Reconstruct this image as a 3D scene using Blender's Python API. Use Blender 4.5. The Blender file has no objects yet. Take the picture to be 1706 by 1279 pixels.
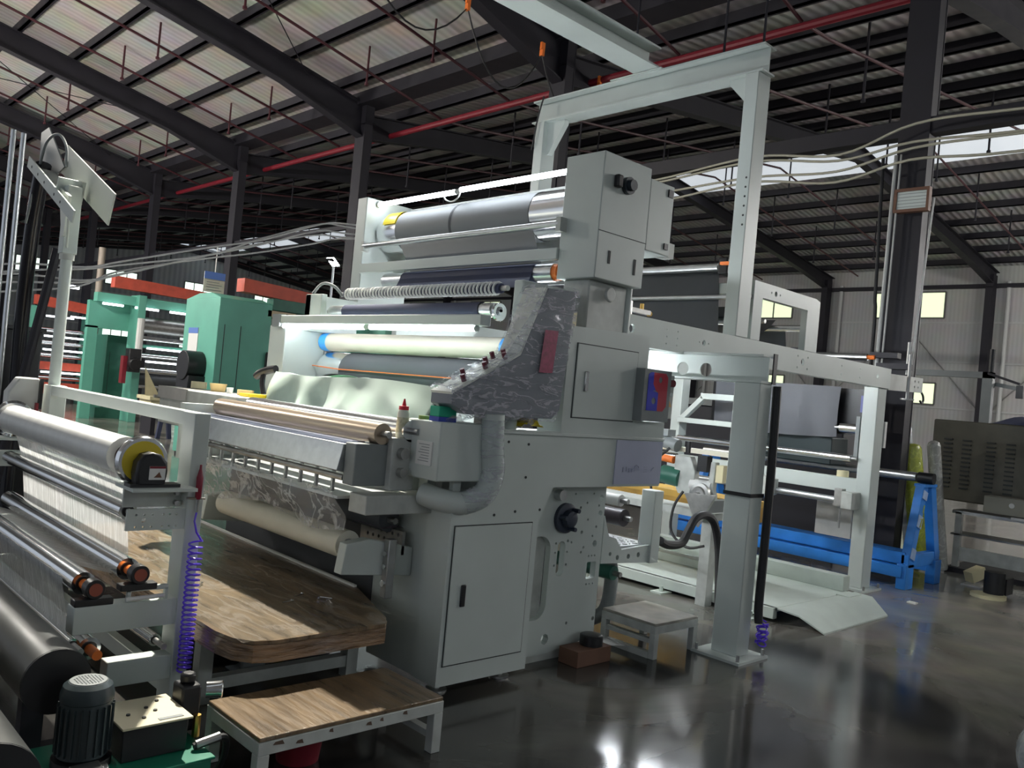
import bpy, bmesh, math, random
from mathutils import Vector, Matrix
random.seed(7)
S = bpy.context.scene
COL = S.collection
# ---------------------------------------------------------------- camera
YAW, PITCH, ROLL, FPX, CAMZ = math.radians(46.41), math.radians(0.66), math.radians(5.34), 1415.0, 1.65
fw = Vector((math.cos(YAW)*math.cos(PITCH), math.sin(YAW)*math.cos(PITCH), math.sin(PITCH)))
rt = fw.cross(Vector((0, 0, 1))).normalized(); up = rt.cross(fw)
r2 = rt*math.cos(ROLL) + up*math.sin(ROLL); u2 = -rt*math.sin(ROLL) + up*math.cos(ROLL)
cd = bpy.data.cameras.new('camera'); cam = bpy.data.objects.new('camera', cd); COL.objects.link(cam)
m = Matrix.Identity(4)
for i in range(3):
    m[i][0] = r2[i]; m[i][1] = u2[i]; m[i][2] = -fw[i]
m.translation = Vector((0, 0, CAMZ)); cam.matrix_world = m
cd.sensor_width = 36; cd.sensor_fit = 'HORIZONTAL'; cd.lens = FPX/1706*36; cd.clip_end = 300; cd.clip_start = 0.05
S.camera = cam
# ---------------------------------------------------------------- world, colour management
w = bpy.data.worlds.new('world'); S.world = w; w.use_nodes = True
w.node_tree.nodes['Background'].inputs[0].default_value = (0.80, 0.88, 1.0, 1)
w.node_tree.nodes['Background'].inputs[1].default_value = 0.62
vs = S.view_settings; vs.view_transform = 'Standard'; vs.look = 'None'; vs.gamma = 1; vs.exposure = 0.0; vs.use_curve_mapping = False
LED_POWER = 24.0; SKYLIGHT = 0.62; WINDOW = 1.05; SPOT_W = 8200.0

# ---------------------------------------------------------------- materials
MATS = {}
def mat(name, col, rough=0.5, metal=0.0, var=0.0, vscale=6.0, bump=0.0, bscale=30.0, spec=0.5, emit=None, alpha=1.0, stretch=None, coat=0.0):
    if name in MATS: return MATS[name]
    M = bpy.data.materials.new(name); M.use_nodes = True
    nt = M.node_tree; N = nt.nodes; L = nt.links; b = N['Principled BSDF']
    b.inputs['Base Color'].default_value = (*col, 1); b.inputs['Roughness'].default_value = rough
    b.inputs['Metallic'].default_value = metal; b.inputs['Specular IOR Level'].default_value = spec
    b.inputs['Coat Weight'].default_value = coat; b.inputs['Coat Roughness'].default_value = 0.12
    b.inputs['Alpha'].default_value = alpha
    if emit:
        b.inputs['Emission Color'].default_value = (*emit[0], 1); b.inputs['Emission Strength'].default_value = emit[1]
    if var or bump:
        tc = N.new('ShaderNodeTexCoord'); mp = N.new('ShaderNodeMapping'); L.new(tc.outputs['Object'], mp.inputs[0])
        if stretch: mp.inputs['Scale'].default_value = stretch
    if var:
        n = N.new('ShaderNodeTexNoise'); n.inputs['Scale'].default_value = vscale; n.inputs['Detail'].default_value = 5
        L.new(mp.outputs[0], n.inputs['Vector'])
        r = N.new('ShaderNodeValToRGB'); r.color_ramp.elements[0].position = 0.3; r.color_ramp.elements[1].position = 0.72
        r.color_ramp.elements[0].color = (*[c*(1-var) for c in col], 1); r.color_ramp.elements[1].color = (*[min(1, c*(1+var*0.6)) for c in col], 1)
        L.new(n.outputs['Fac'], r.inputs[0]); L.new(r.outputs[0], b.inputs['Base Color'])
        mr = N.new('ShaderNodeMapRange'); mr.inputs['To Min'].default_value = max(0.02, rough*0.8); mr.inputs['To Max'].default_value = min(1, rough*1.25)
        L.new(n.outputs['Fac'], mr.inputs[0]); L.new(mr.outputs[0], b.inputs['Roughness'])
    if bump:
        n2 = N.new('ShaderNodeTexNoise'); n2.inputs['Scale'].default_value = bscale; n2.inputs['Detail'].default_value = 4
        L.new(mp.outputs[0], n2.inputs['Vector'])
        bp = N.new('ShaderNodeBump'); bp.inputs['Strength'].default_value = bump; bp.inputs['Distance'].default_value = 0.02
        L.new(n2.outputs['Fac'], bp.inputs['Height']); L.new(bp.outputs[0], b.inputs['Normal'])
    MATS[name] = M
    return M

def mat_stripes(name, c1, c2, axis, scale, rough=0.5, metal=0.0, bump=0.3, dist=0.02, warp=0.6, alpha=1.0, tint=0.0):
    """ribbed sheet: wave stripes across one object axis, colour and relief"""
    if name in MATS: return MATS[name]
    M = bpy.data.materials.new(name); M.use_nodes = True
    nt = M.node_tree; N = nt.nodes; L = nt.links; b = N['Principled BSDF']
    tc = N.new('ShaderNodeTexCoord'); wv = N.new('ShaderNodeTexWave'); wv.bands_direction = axis
    wv.inputs['Scale'].default_value = scale; wv.inputs['Distortion'].default_value = warp; wv.inputs['Detail'].default_value = 2
    L.new(tc.outputs['Object'], wv.inputs['Vector'])
    ns = N.new('ShaderNodeTexNoise'); ns.inputs['Scale'].default_value = 1.3; ns.inputs['Detail'].default_value = 6
    L.new(tc.outputs['Object'], ns.inputs['Vector'])
    r = N.new('ShaderNodeValToRGB'); r.color_ramp.elements[0].color = (*c1, 1); r.color_ramp.elements[1].color = (*c2, 1)
    L.new(wv.outputs['Fac'], r.inputs[0])
    mx = N.new('ShaderNodeMix'); mx.data_type = 'RGBA'; mx.blend_type = 'MULTIPLY'; mx.inputs[0].default_value = tint
    L.new(r.outputs[0], mx.inputs[6]); L.new(ns.outputs['Color'], mx.inputs[7]); 
    L.new(mx.outputs[2] if tint else r.outputs[0], b.inputs['Base Color'])
    b.inputs['Roughness'].default_value = rough; b.inputs['Metallic'].default_value = metal; b.inputs['Alpha'].default_value = alpha
    bp = N.new('ShaderNodeBump'); bp.inputs['Strength'].default_value = bump; bp.inputs['Distance'].default_value = dist
    L.new(wv.outputs['Fac'], bp.inputs['Height']); L.new(bp.outputs[0], b.inputs['Normal'])
    MATS[name] = M
    return M

def mat_film(name, col, opac=0.35, rough=0.12, bscale=9.0, bump=0.9, stretch=(1, 1, 1), glow=0.0, crease=0.25, rot=(0, 0, 0)):
    """clear plastic film: see-through mixed with a wrinkled glossy skin, milkier along the creases"""
    if name in MATS: return MATS[name]
    M = bpy.data.materials.new(name); M.use_nodes = True
    nt = M.node_tree; N = nt.nodes; L = nt.links; b = N['Principled BSDF']; o = N['Material Output']
    b.inputs['Base Color'].default_value = (*col, 1); b.inputs['Roughness'].default_value = rough; b.inputs['Specular IOR Level'].default_value = 0.8
    tc = N.new('ShaderNodeTexCoord'); mp = N.new('ShaderNodeMapping'); mp.inputs['Scale'].default_value = stretch; mp.inputs['Rotation'].default_value = rot
    L.new(tc.outputs['Object'], mp.inputs[0])
    n = N.new('ShaderNodeTexNoise'); n.inputs['Scale'].default_value = bscale; n.inputs['Detail'].default_value = 6; n.inputs['Distortion'].default_value = 0.62
    L.new(mp.outputs[0], n.inputs['Vector'])
    bp = N.new('ShaderNodeBump'); bp.inputs['Strength'].default_value = bump; bp.inputs['Distance'].default_value = 0.03
    L.new(n.outputs['Fac'], bp.inputs['Height']); L.new(bp.outputs[0], b.inputs['Normal'])
    tr = N.new('ShaderNodeBsdfTransparent'); tr.inputs[0].default_value = (0.95, 0.97, 0.97, 1)
    mx = N.new('ShaderNodeMixShader')
    # thin milky crease lines where the wrinkle noise crosses its middle
    a1 = N.new('ShaderNodeMath'); a1.operation = 'SUBTRACT'; a1.inputs[1].default_value = 0.5; L.new(n.outputs['Fac'], a1.inputs[0])
    a2 = N.new('ShaderNodeMath'); a2.operation = 'ABSOLUTE'; L.new(a1.outputs[0], a2.inputs[0])
    mr = N.new('ShaderNodeMapRange'); mr.inputs['From Min'].default_value = 0.0; mr.inputs['From Max'].default_value = 0.05
    mr.inputs['To Min'].default_value = min(1, opac*1.2+crease); mr.inputs['To Max'].default_value = opac*0.75
    L.new(a2.outputs[0], mr.inputs[0]); L.new(mr.outputs[0], mx.inputs[0])
    tl = N.new('ShaderNodeBsdfTranslucent'); tl.inputs[0].default_value = (*col, 1); L.new(bp.outputs[0], tl.inputs['Normal'])
    m2 = N.new('ShaderNodeMixShader'); m2.inputs[0].default_value = glow; L.new(b.outputs[0], m2.inputs[1]); L.new(tl.outputs[0], m2.inputs[2])
    L.new(tr.outputs[0], mx.inputs[1]); L.new(m2.outputs[0], mx.inputs[2]); L.new(mx.outputs[0], o.inputs[0])
    MATS[name] = M
    return M

def mat_concrete():
    M = bpy.data.materials.new('polished_concrete'); M.use_nodes = True
    nt = M.node_tree; N = nt.nodes; L = nt.links; b = N['Principled BSDF']
    tc = N.new('ShaderNodeTexCoord')
    n = N.new('ShaderNodeTexNoise'); n.inputs['Scale'].default_value = 0.55; n.inputs['Detail'].default_value = 7; n.inputs['Distortion'].default_value = 0.8
    n2 = N.new('ShaderNodeTexNoise'); n2.inputs['Scale'].default_value = 1.6; n2.inputs['Detail'].default_value = 5; n2.inputs['Distortion'].default_value = 0.6
    L.new(tc.outputs['Object'], n.inputs['Vector']); L.new(tc.outputs['Object'], n2.inputs['Vector'])
    r = N.new('ShaderNodeValToRGB'); e = r.color_ramp.elements
    e[0].position = 0.40; e[0].color = (0.012, 0.013, 0.014, 1); e[1].position = 0.68; e[1].color = (0.15, 0.138, 0.118, 1)
    L.new(n.outputs['Fac'], r.inputs[0])
    # floor lightened past the machine bay, painting in the brighter light there
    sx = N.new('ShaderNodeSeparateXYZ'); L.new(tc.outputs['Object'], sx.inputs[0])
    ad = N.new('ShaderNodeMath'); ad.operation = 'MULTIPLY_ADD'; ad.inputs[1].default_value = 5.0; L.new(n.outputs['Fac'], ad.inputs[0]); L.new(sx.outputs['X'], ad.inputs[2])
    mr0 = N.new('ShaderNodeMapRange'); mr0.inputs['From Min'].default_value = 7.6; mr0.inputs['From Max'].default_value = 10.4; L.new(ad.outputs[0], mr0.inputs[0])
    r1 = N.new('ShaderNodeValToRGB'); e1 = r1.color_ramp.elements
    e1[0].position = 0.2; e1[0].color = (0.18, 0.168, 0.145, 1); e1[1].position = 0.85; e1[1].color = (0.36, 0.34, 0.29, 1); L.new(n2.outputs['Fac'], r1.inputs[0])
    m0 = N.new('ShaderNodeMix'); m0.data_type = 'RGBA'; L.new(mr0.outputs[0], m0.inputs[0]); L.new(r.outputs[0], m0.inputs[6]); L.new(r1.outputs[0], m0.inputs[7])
    mx = N.new('ShaderNodeMix'); mx.data_type = 'RGBA'; mx.blend_type = 'OVERLAY'; mx.inputs[0].default_value = 0.15
    L.new(m0.outputs[2], mx.inputs[6]); L.new(n2.outputs['Color'], mx.inputs[7]); L.new(mx.outputs[2], b.inputs['Base Color'])
    mr = N.new('ShaderNodeMapRange'); mr.inputs['To Min'].default_value = 0.04; mr.inputs['To Max'].default_value = 0.22
    L.new(n2.outputs['Fac'], mr.inputs[0]); L.new(mr.outputs[0], b.inputs['Roughness'])
    bp = N.new('ShaderNodeBump'); bp.inputs['Strength'].default_value = 0.06; bp.inputs['Distance'].default_value = 0.01
    L.new(n2.outputs['Fac'], bp.inputs['Height']); L.new(bp.outputs[0], b.inputs['Normal'])
    b.inputs['Specular IOR Level'].default_value = 0.6
    return M

WHITE = mat('white_enamel', (0.56, 0.61, 0.58), 0.38, var=0.06, vscale=2.5)
WHITE2 = mat('white_enamel_worn', (0.50, 0.52, 0.49), 0.45, var=0.2, vscale=9)
SEAM = mat('panel_gap_black', (0.03, 0.035, 0.035), 0.7)
GREY = mat('grey_enamel', (0.23, 0.25, 0.25), 0.45, var=0.1)
CHROME = mat('chrome_roller', (0.78, 0.79, 0.80), 0.13, 1.0, var=0.05)
ALU = mat('brushed_aluminium', (0.60, 0.62, 0.63), 0.32, 1.0, var=0.1, vscale=20)
STEEL = mat('galvanised_steel', (0.45, 0.45, 0.44), 0.4, 1.0, var=0.2, vscale=14)
DARKSTEEL = mat('dark_painted_steel', (0.015, 0.0135, 0.021), 0.6, var=0.25, vscale=3)
BLACK = mat('black_plastic', (0.012, 0.012, 0.014), 0.4)
RUBBER = mat('black_rubber', (0.02, 0.02, 0.022), 0.6)
FABRIC = mat('dark_grey_web', (0.075, 0.080, 0.088), 0.75, var=0.15, vscale=3, bump=0.05, bscale=300)
NAVY = mat('navy_blue_web', (0.030, 0.038, 0.085), 0.7, var=0.15, vscale=3)
GREYWEB = mat('grey_coated_web', (0.20, 0.21, 0.22), 0.55, var=0.1, vscale=2)
GREEN = mat('green_enamel', (0.13, 0.42, 0.32), 0.42, var=0.12, vscale=2)
DKGREEN = mat('dark_green_enamel', (0.03, 0.14, 0.10), 0.45, var=0.15)
RED = mat('red_paint', (0.20, 0.010, 0.022), 0.5, var=0.15)
REDBEAM = mat('orange_red_paint', (0.55, 0.085, 0.05), 0.5, var=0.2)
MAROON = mat('maroon_pipe', (0.065, 0.015, 0.022), 0.5)
ORANGE = mat('orange_plastic', (0.85, 0.20, 0.03), 0.45)
YELLOW = mat('yellow_tape', (0.90, 0.68, 0.02), 0.4)
BLUE = mat('blue_enamel', (0.03, 0.25, 0.78), 0.4, var=0.2, vscale=4)
SKYTAPE = mat('sky_blue_tape', (0.05, 0.35, 0.85), 0.35)
CREAM = mat('cream_masking_tape', (0.80, 0.72, 0.45), 0.6, var=0.05)
PAPER = mat('white_paper', (0.72, 0.72, 0.70), 0.7)
PURPLE = mat('purple_hose', (0.13, 0.06, 0.75), 0.25)
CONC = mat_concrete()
LEDM = mat('led_tube_lit', (1, 1, 1), 0.4, emit=((0.86, 0.93, 1.0), LED_POWER))
WARMROLL = mat('cream_kraft_roll', (0.52, 0.49, 0.40), 0.5, var=0.06)
WOOD = mat('brown_plywood_wrapped', (0.185, 0.125, 0.068), 0.28, var=0.55, vscale=9, bump=0.35, bscale=16, stretch=(2.2, 0.3, 1), coat=0.5)
WOODEDGE = mat('plywood_edge_wrapped', (0.26, 0.16, 0.085), 0.28, var=0.5, vscale=10, bump=1.0, bscale=18, stretch=(0.5, 0.5, 3), coat=0.6)
FILM = mat_film('clear_film', (0.70, 0.72, 0.74), 0.38)
WRAP = mat_film('wrinkled_wrap', (0.66, 0.66, 0.72), 0.24, rough=.09, bscale=6, bump=1.3, crease=.28, stretch=(1, 1, 3.5), rot=(0, 0.7, 0))
CLOTH = mat('pale_green_sheet', (0.36, 0.46, 0.405), 0.45, var=0.08, vscale=4)
MINT = mat('mint_green_sheet', (0.30, 0.62, 0.36), 0.5)

# ---------------------------------------------------------------- mesh helpers
def V(*a): return Vector(a)
class MB:
    def __init__(s): s.v = []; s.f = []
    def add(s, vs, fs):
        o = len(s.v); s.v += [Vector(p) for p in vs]; s.f += [[i+o for i in f] for f in fs]; return s
    def box(s, x0, x1, y0, y1, z0, z1):
        return s.add([(x, y, z) for z in (z0, z1) for y in (y0, y1) for x in (x0, x1)],
                     [(0, 2, 3, 1), (4, 5, 7, 6), (0, 1, 5, 4), (2, 6, 7, 3), (0, 4, 6, 2), (1, 3, 7, 5)])
    def beam(s, p, q, w, h, upv=(0, 0, 1)):
        p = Vector(p); q = Vector(q); d = (q-p).normalized(); u = Vector(upv)
        sd = d.cross(u)
        if sd.length < 1e-4: sd = d.cross(Vector((1, 0, 0)))
        sd.normalize(); u = sd.cross(d).normalized()
        vs = [e + sd*(a*w/2) + u*(b*h/2) for e in (p, q) for b in (-1, 1) for a in (-1, 1)]
        return s.add(vs, [(0, 1, 3, 2), (4, 6, 7, 5), (0, 4, 5, 1), (2, 3, 7, 6), (0, 2, 6, 4), (1, 5, 7, 3)])
    def prism(s, poly, ax, a, b):
        n = len(poly)
        def P(u, v, c): return {'x': (c, u, v), 'y': (u, c, v), 'z': (u, v, c)}[ax]
        vs = [P(u, v, a) for u, v in poly] + [P(u, v, b) for u, v in poly]
        return s.add(vs, [list(range(n)), list(range(2*n-1, n-1, -1))] + [(i, i+n, (i+1) % n+n, (i+1) % n) for i in range(n)])
    def cyl(s, p, q, r, n=18, r2=None, caps=True):
        p = Vector(p); q = Vector(q); d = (q-p).normalized()
        a = d.orthogonal().normalized(); b = d.cross(a); r2 = r if r2 is None else r2
        vs = []
        for e, rr in ((p, r), (q, r2)):
            vs += [e + (a*math.cos(2*math.pi*i/n) + b*math.sin(2*math.pi*i/n))*rr for i in range(n)]
        fs = [(i, (i+1) % n, (i+1) % n+n, i+n) for i in range(n)]
        if caps: fs += [list(range(n-1, -1, -1)), list(range(n, 2*n))]
        return s.add(vs, fs)
    def lathe(s, p, d, prof, n=20):
        """prof: (distance along d, radius) pairs"""
        p = Vector(p); d = Vector(d).normalized(); a = d.orthogonal().normalized(); b = d.cross(a); vs = []; fs = []
        for t, r in prof:
            vs += [p + d*t + (a*math.cos(2*math.pi*i/n)+b*math.sin(2*math.pi*i/n))*max(r, 1e-4) for i in range(n)]
        for k in range(len(prof)-1):
            fs += [(k*n+i, k*n+(i+1) % n, (k+1)*n+(i+1) % n, (k+1)*n+i) for i in range(n)]
        fs += [list(range(n-1, -1, -1)), list(range((len(prof)-1)*n, len(prof)*n))]
        return s.add(vs, fs)
    def tube(s, pts, r, n=8, smooth=0):
        pts = [Vector(p) for p in pts]
        if smooth:
            out = []
            for i in range(len(pts)-1):
                p0 = pts[max(i-1, 0)]; p1 = pts[i]; p2 = pts[i+1]; p3 = pts[min(i+2, len(pts)-1)]
                for k in range(smooth):
                    t = k/smooth
                    out.append(0.5*((2*p1)+(p2-p0)*t+(2*p0-5*p1+4*p2-p3)*t*t+(3*p1-p0-3*p2+p3)*t**3))
            out.append(pts[-1]); pts = out
        d0 = (pts[1]-pts[0]).normalized(); a = d0.orthogonal().normalized(); vs = []; fs = []
        for i, p in enumerate(pts):
            d = (pts[min(i+1, len(pts)-1)]-pts[max(i-1, 0)]).normalized()
            a = (a - d*a.dot(d)).normalized(); b = d.cross(a)
            vs += [p + (a*math.cos(2*math.pi*k/n)+b*math.sin(2*math.pi*k/n))*r for k in range(n)]
        for i in range(len(pts)-1):
            fs += [(i*n+k, i*n+(k+1) % n, (i+1)*n+(k+1) % n, (i+1)*n+k) for k in range(n)]
        fs += [list(range(n-1, -1, -1)), list(range((len(pts)-1)*n, len(pts)*n))]
        return s.add(vs, fs)
    def grid(s, fn, nu, nv):
        vs = [fn(i/nu, j/nv) for j in range(nv+1) for i in range(nu+1)]
        return s.add(vs, [(j*(nu+1)+i, j*(nu+1)+i+1, (j+1)*(nu+1)+i+1, (j+1)*(nu+1)+i) for j in range(nv) for i in range(nu)])

def origin(o):
    p = Vector((0, 0, 0))
    while o is not None: p += o.location; o = o.parent
    return p
def link(name, me, material, parent=None):
    o = bpy.data.objects.new(name, me); COL.objects.link(o)
    if material is not None: me.materials.append(material)
    if parent is not None: o.parent = parent
    return o
def part(name, mb, material, parent=None, bevel=0.0, label=None, solid=0.0, base=None):
    off = origin(parent) if parent is not None else (Vector(base) if base else Vector((0, 0, 0)))
    me = bpy.data.meshes.new(name); me.from_pydata([v-off for v in mb.v], [], mb.f)
    bm = bmesh.new(); bm.from_mesh(me)
    if not solid: bmesh.ops.recalc_face_normals(bm, faces=bm.faces)
    bm.to_mesh(me); bm.free()
    me.polygons.foreach_set('use_smooth', [True]*len(me.polygons)); me.set_sharp_from_angle(angle=0.6)
    o = link(name, me, material, parent)
    if parent is None: o.location = off
    if bevel:
        b = o.modifiers.new('bevel', 'BEVEL'); b.width = bevel; b.segments = 2; b.limit_method = 'ANGLE'; b.angle_limit = 0.7
    if solid:
        b = o.modifiers.new('solid', 'SOLIDIFY'); b.thickness = solid
    if label: o['label'] = label
    return o
def plate(name, outer, holes, ax, a, b, material, parent=None, bevel=0.0):
    """flat plate with real holes: outline and holes as 2D loops, extruded from a to b along axis ax"""
    off = origin(parent) if parent is not None else Vector((0, 0, 0))
    def P(u, v, c): return Vector({'x': (c, u, v), 'y': (u, c, v), 'z': (u, v, c)}[ax]) - off
    bm = bmesh.new(); es = []
    for loop in [outer]+holes:
        vs = [bm.verts.new(P(u, v, a)) for u, v in loop]
        es += [bm.edges.new((vs[i], vs[(i+1) % len(vs)])) for i in range(len(vs))]
    bmesh.ops.triangle_fill(bm, use_beauty=True, edges=es)
    bmesh.ops.dissolve_limit(bm, angle_limit=0.02, verts=bm.verts, edges=bm.edges, delimit={'NORMAL'})
    r = bmesh.ops.extrude_face_region(bm, geom=list(bm.faces))
    d = P(0, 0, b)-P(0, 0, a)
    bmesh.ops.translate(bm, vec=d, verts=[g for g in r['geom'] if isinstance(g, bmesh.types.BMVert)])
    bmesh.ops.recalc_face_normals(bm, faces=bm.faces)
    me = bpy.data.meshes.new(name); bm.to_mesh(me); bm.free()
    return link(name, me, material, parent)
def circ(u, v, r, n=12): return [(u+r*math.cos(2*math.pi*i/n), v+r*math.sin(2*math.pi*i/n)) for i in range(n)]
def slot(u0, u1, v0, v1, r, n=5):
    out = []
    for cu, cv, a0 in ((u1-r, v1-r, 0), (u0+r, v1-r, 90), (u0+r, v0+r, 180), (u1-r, v0+r, 270)):
        out += [(cu+r*math.cos(math.radians(a0+90*k/n)), cv+r*math.sin(math.radians(a0+90*k/n))) for k in range(n+1)]
    return out
def tag(o, label, cat, group=None, kind=None):
    o['label'] = label; o['category'] = cat
    if group: o['group'] = group
    if kind: o['kind'] = kind
    return o
def thing(name, label, cat, loc=(0, 0, 0), group=None):
    o = bpy.data.objects.new(name, None); o.empty_display_size = 0.1; COL.objects.link(o); o.location = loc
    return tag(o, label, cat, group)
def solo(name, mb, material, label, cat, base=None, group=None, **k):
    if base is None:
        xs = [v.x for v in mb.v]; ys = [v.y for v in mb.v]; zs = [v.z for v in mb.v]
        base = ((min(xs)+max(xs))/2, (min(ys)+max(ys))/2, min(zs))
    return tag(part(name, mb, material, None, base=base, **k), label, cat, group)
def copy_tree(o, loc, parent=None):
    c = o.copy(); COL.objects.link(c); c.parent = parent
    if parent is None: c.location = loc
    for ch in list(o.children): copy_tree(ch, None, c)
    return c
def struct(name, mb, material, **k):
    o = part(name, mb, material, None, **k); o['kind'] = 'structure'; return o
def sag(p, q, d, n=10):
    p = Vector(p); q = Vector(q)
    return [p.lerp(q, i/n) - Vector((0, 0, d*4*(i/n)*(1-i/n))) for i in range(n+1)]
# ---------------------------------------------------------------- the hall
ROOFL = mat_stripes('foil_roof_underside', (0.55, 0.52, 0.49), (0.68, 0.65, 0.62), 'Y', 1.6, 0.5, 0.15, 0.35, 0.03, 1.2, tint=0.5)
ROOFR = mat_stripes('ribbed_roof_underside', (0.46, 0.45, 0.46), (0.62, 0.61, 0.61), 'Y', 1.6, 0.55, 0.1, 0.6, 0.04, 0.3, tint=0.4)
WALLM = mat_stripes('ribbed_wall_cladding', (0.52, 0.52, 0.51), (0.58, 0.58, 0.57), 'Y', 2.2, 0.6, 0.0, 0.15, 0.02, 0.0, tint=0.25)
WALLX = mat_stripes('ribbed_end_wall_cladding', (0.34, 0.36, 0.38), (0.46, 0.48, 0.50), 'X', 1.0, 0.6, 0.0, 0.4, 0.03, 0.0, tint=0.25)
PANE = mat('daylit_frosted_pane', (0.6, 0.65, 0.5), 0.3, emit=((0.80, 0.90, 0.58), WINDOW))
PANE2 = mat('daylit_cool_pane', (0.6, 0.68, 0.65), 0.3, emit=((0.80, 1.0, 0.86), WINDOW*1.6))
SKYM = mat('daylit_skylight_sheet', (0.7, 0.72, 0.75), 0.4, emit=((0.86, 0.93, 1.0), SKYLIGHT))
FRAMEM = mat('window_frame_grey', (0.16, 0.16, 0.15), 0.5)
GIRT = mat('pale_girt', (0.52, 0.53, 0.52), 0.5)

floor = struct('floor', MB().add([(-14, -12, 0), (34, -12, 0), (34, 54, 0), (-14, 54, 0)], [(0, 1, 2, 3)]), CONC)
XC, XW, XR, XL = 10.3, 33.0, 21.65, -1.05
FY = [4.2+6.08*k for k in range(-2, 9)]
zl = lambda x: 7.95+0.2*(XC-abs(x-XL)-XL) if x < XL else 7.95+0.2*(XC-x)
def zr(x): return 7.75+0.125*min(x-XC, XW-x)
Y0, Y1 = -12, 53
def quad(x0, z0, x1, z1): return MB().add([(x0, Y0, z0), (x0, Y1, z0), (x1, Y1, z1), (x1, Y0, z1)], [(0, 1, 2, 3)])
ceiling = struct('ceiling', quad(XL+0.45, zl(XL+0.45), XC, zl(XC)), ROOFL)
zb = zl(XL-0.45)
part('roof_slope', quad(-12.4, 7.95, XL-0.45, zb), ROOFL, ceiling)
part('roof_slope', quad(XC, zr(XC), XR, zr(XR)), ROOFR, ceiling)
part('skylight', quad(XR+.02, zr(XR+.02), XR+2.0, zr(XR+2.0)), SKYM, ceiling)
part('roof_slope', quad(XR+2.0, zr(XR+2.0), XW+0.2, zr(XW)), ROOFR, ceiling)
part('skylight', MB().box(XL-0.45, XL+0.45, Y0, Y1, zb+0.02, zb+0.07), SKYM, ceiling)
part('gutter', MB().box(XC-0.25, XC+0.25, Y0, Y1, 7.72, 7.98), DARKSTEEL, ceiling)
# purlins (each its own part), run along Y
def zsec(x, z): return MB().box(x-0.035, x+0.035, Y0, Y1, z-0.2, z-0.004).box(x-0.035, x+0.075, Y0, Y1, z-0.2, z-0.185)
x = XC-0.75
while x > XL: part('purlin', zsec(x, zl(x)), DARKSTEEL, ceiling); x -= 1.22
x = XC+0.8
while x < XW-0.3:
    if x < XR or x > XR+2.0: part('purlin', zsec(x, zr(x)), DARKSTEEL, ceiling)
    x += 1.3
# unseen high-bay lamp added to throw the lit strip across the platform
for hx_, hy_, hpow, hlab in ((4.2, 7.5, 6.0, 'unseen round high-bay lamp added to light the unwind stand'),):
    HB = mat('added_spot_lens_lit_%d' % hpow, (1, 1, 1), .4, emit=((1.0, .97, .90), hpow))
    hl = thing('added_spot_lamp', hlab, 'lamp', (hx_, hy_, 6.9))
    part('reflector', MB().lathe((hx_, hy_, 6.9), (0, 0, 1), [(0, .26), (.02, .27), (.18, .12), (.34, .11), (.36, .05)], 28), mat('lamp_grey', (.2, .2, .2), .5), hl)
    part('lens', MB().cyl((hx_, hy_, 6.885), (hx_, hy_, 6.9), .25, 28), HB, hl)
    if hpow < 10:
        sl = bpy.data.lights.new('spot', 'SPOT'); sl.energy = SPOT_W; sl.spot_size = math.radians(33); sl.spot_blend = 0.4; sl.shadow_soft_size = 0.07; sl.color = (1.0, .95, .84)
        so = bpy.data.objects.new('bulb', sl); COL.objects.link(so); so.parent = hl; so.location = (0, 0, -.03); so.rotation_euler = Vector((-2.8, -2.9, -6.4)).to_track_quat('-Z', 'Y').to_euler()
    part('rod', MB().cyl((hx_, hy_, 7.25), (hx_, hy_, zl(max(hx_, XL))-.002), .012, 6), mat('lamp_grey', (0, 0, 0)), hl)
# bare tube battens added out of view to brighten hall and machine
BT = mat('added_right_tube_lit', (1, 1, 1), .4, emit=((1.0, .98, .95), 800.0))
BT3 = mat('added_left_tube_lit', (1, 1, 1), .4, emit=((1.0, .95, .87), 1250.0))
BT2 = mat('added_front_tube_lit', (1, 1, 1), .4, emit=((.90, .97, 1.0), 400.0))
for bx_, by_ in ((0.9, 13.5), (1.6, 19.5), (2.2, 26), (15.5, -1.5), (20.5, -0.8), (25.5, 0), (29.5, 0.5), (2.5, -10.5), (8.5, -10.5)):
    bl_ = thing('unseen_fill_batten', 'unseen fluorescent batten added to brighten the hall', 'lamp', (bx_, by_, 5.3), 'added unseen battens')
    part('tube', MB().cyl((bx_, by_-.75, 5.3), (bx_, by_+.75, 5.3), .03, 10), (BT3 if by_ > 5 else BT) if by_ > -5 else BT2, bl_)
    part('channel', MB().box(bx_-.03, bx_+.03, by_-.78, by_+.78, 5.34, 5.38), mat('lamp_grey', (0, 0, 0)), bl_)
    for e in (-.6, .6): part('hanger', MB().cyl((bx_, by_+e, 5.38), (bx_, by_+e, (zl(bx_) if bx_ < XC else zr(bx_))-.002), .006, 5), mat('lamp_grey', (0, 0, 0)), bl_)
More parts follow.
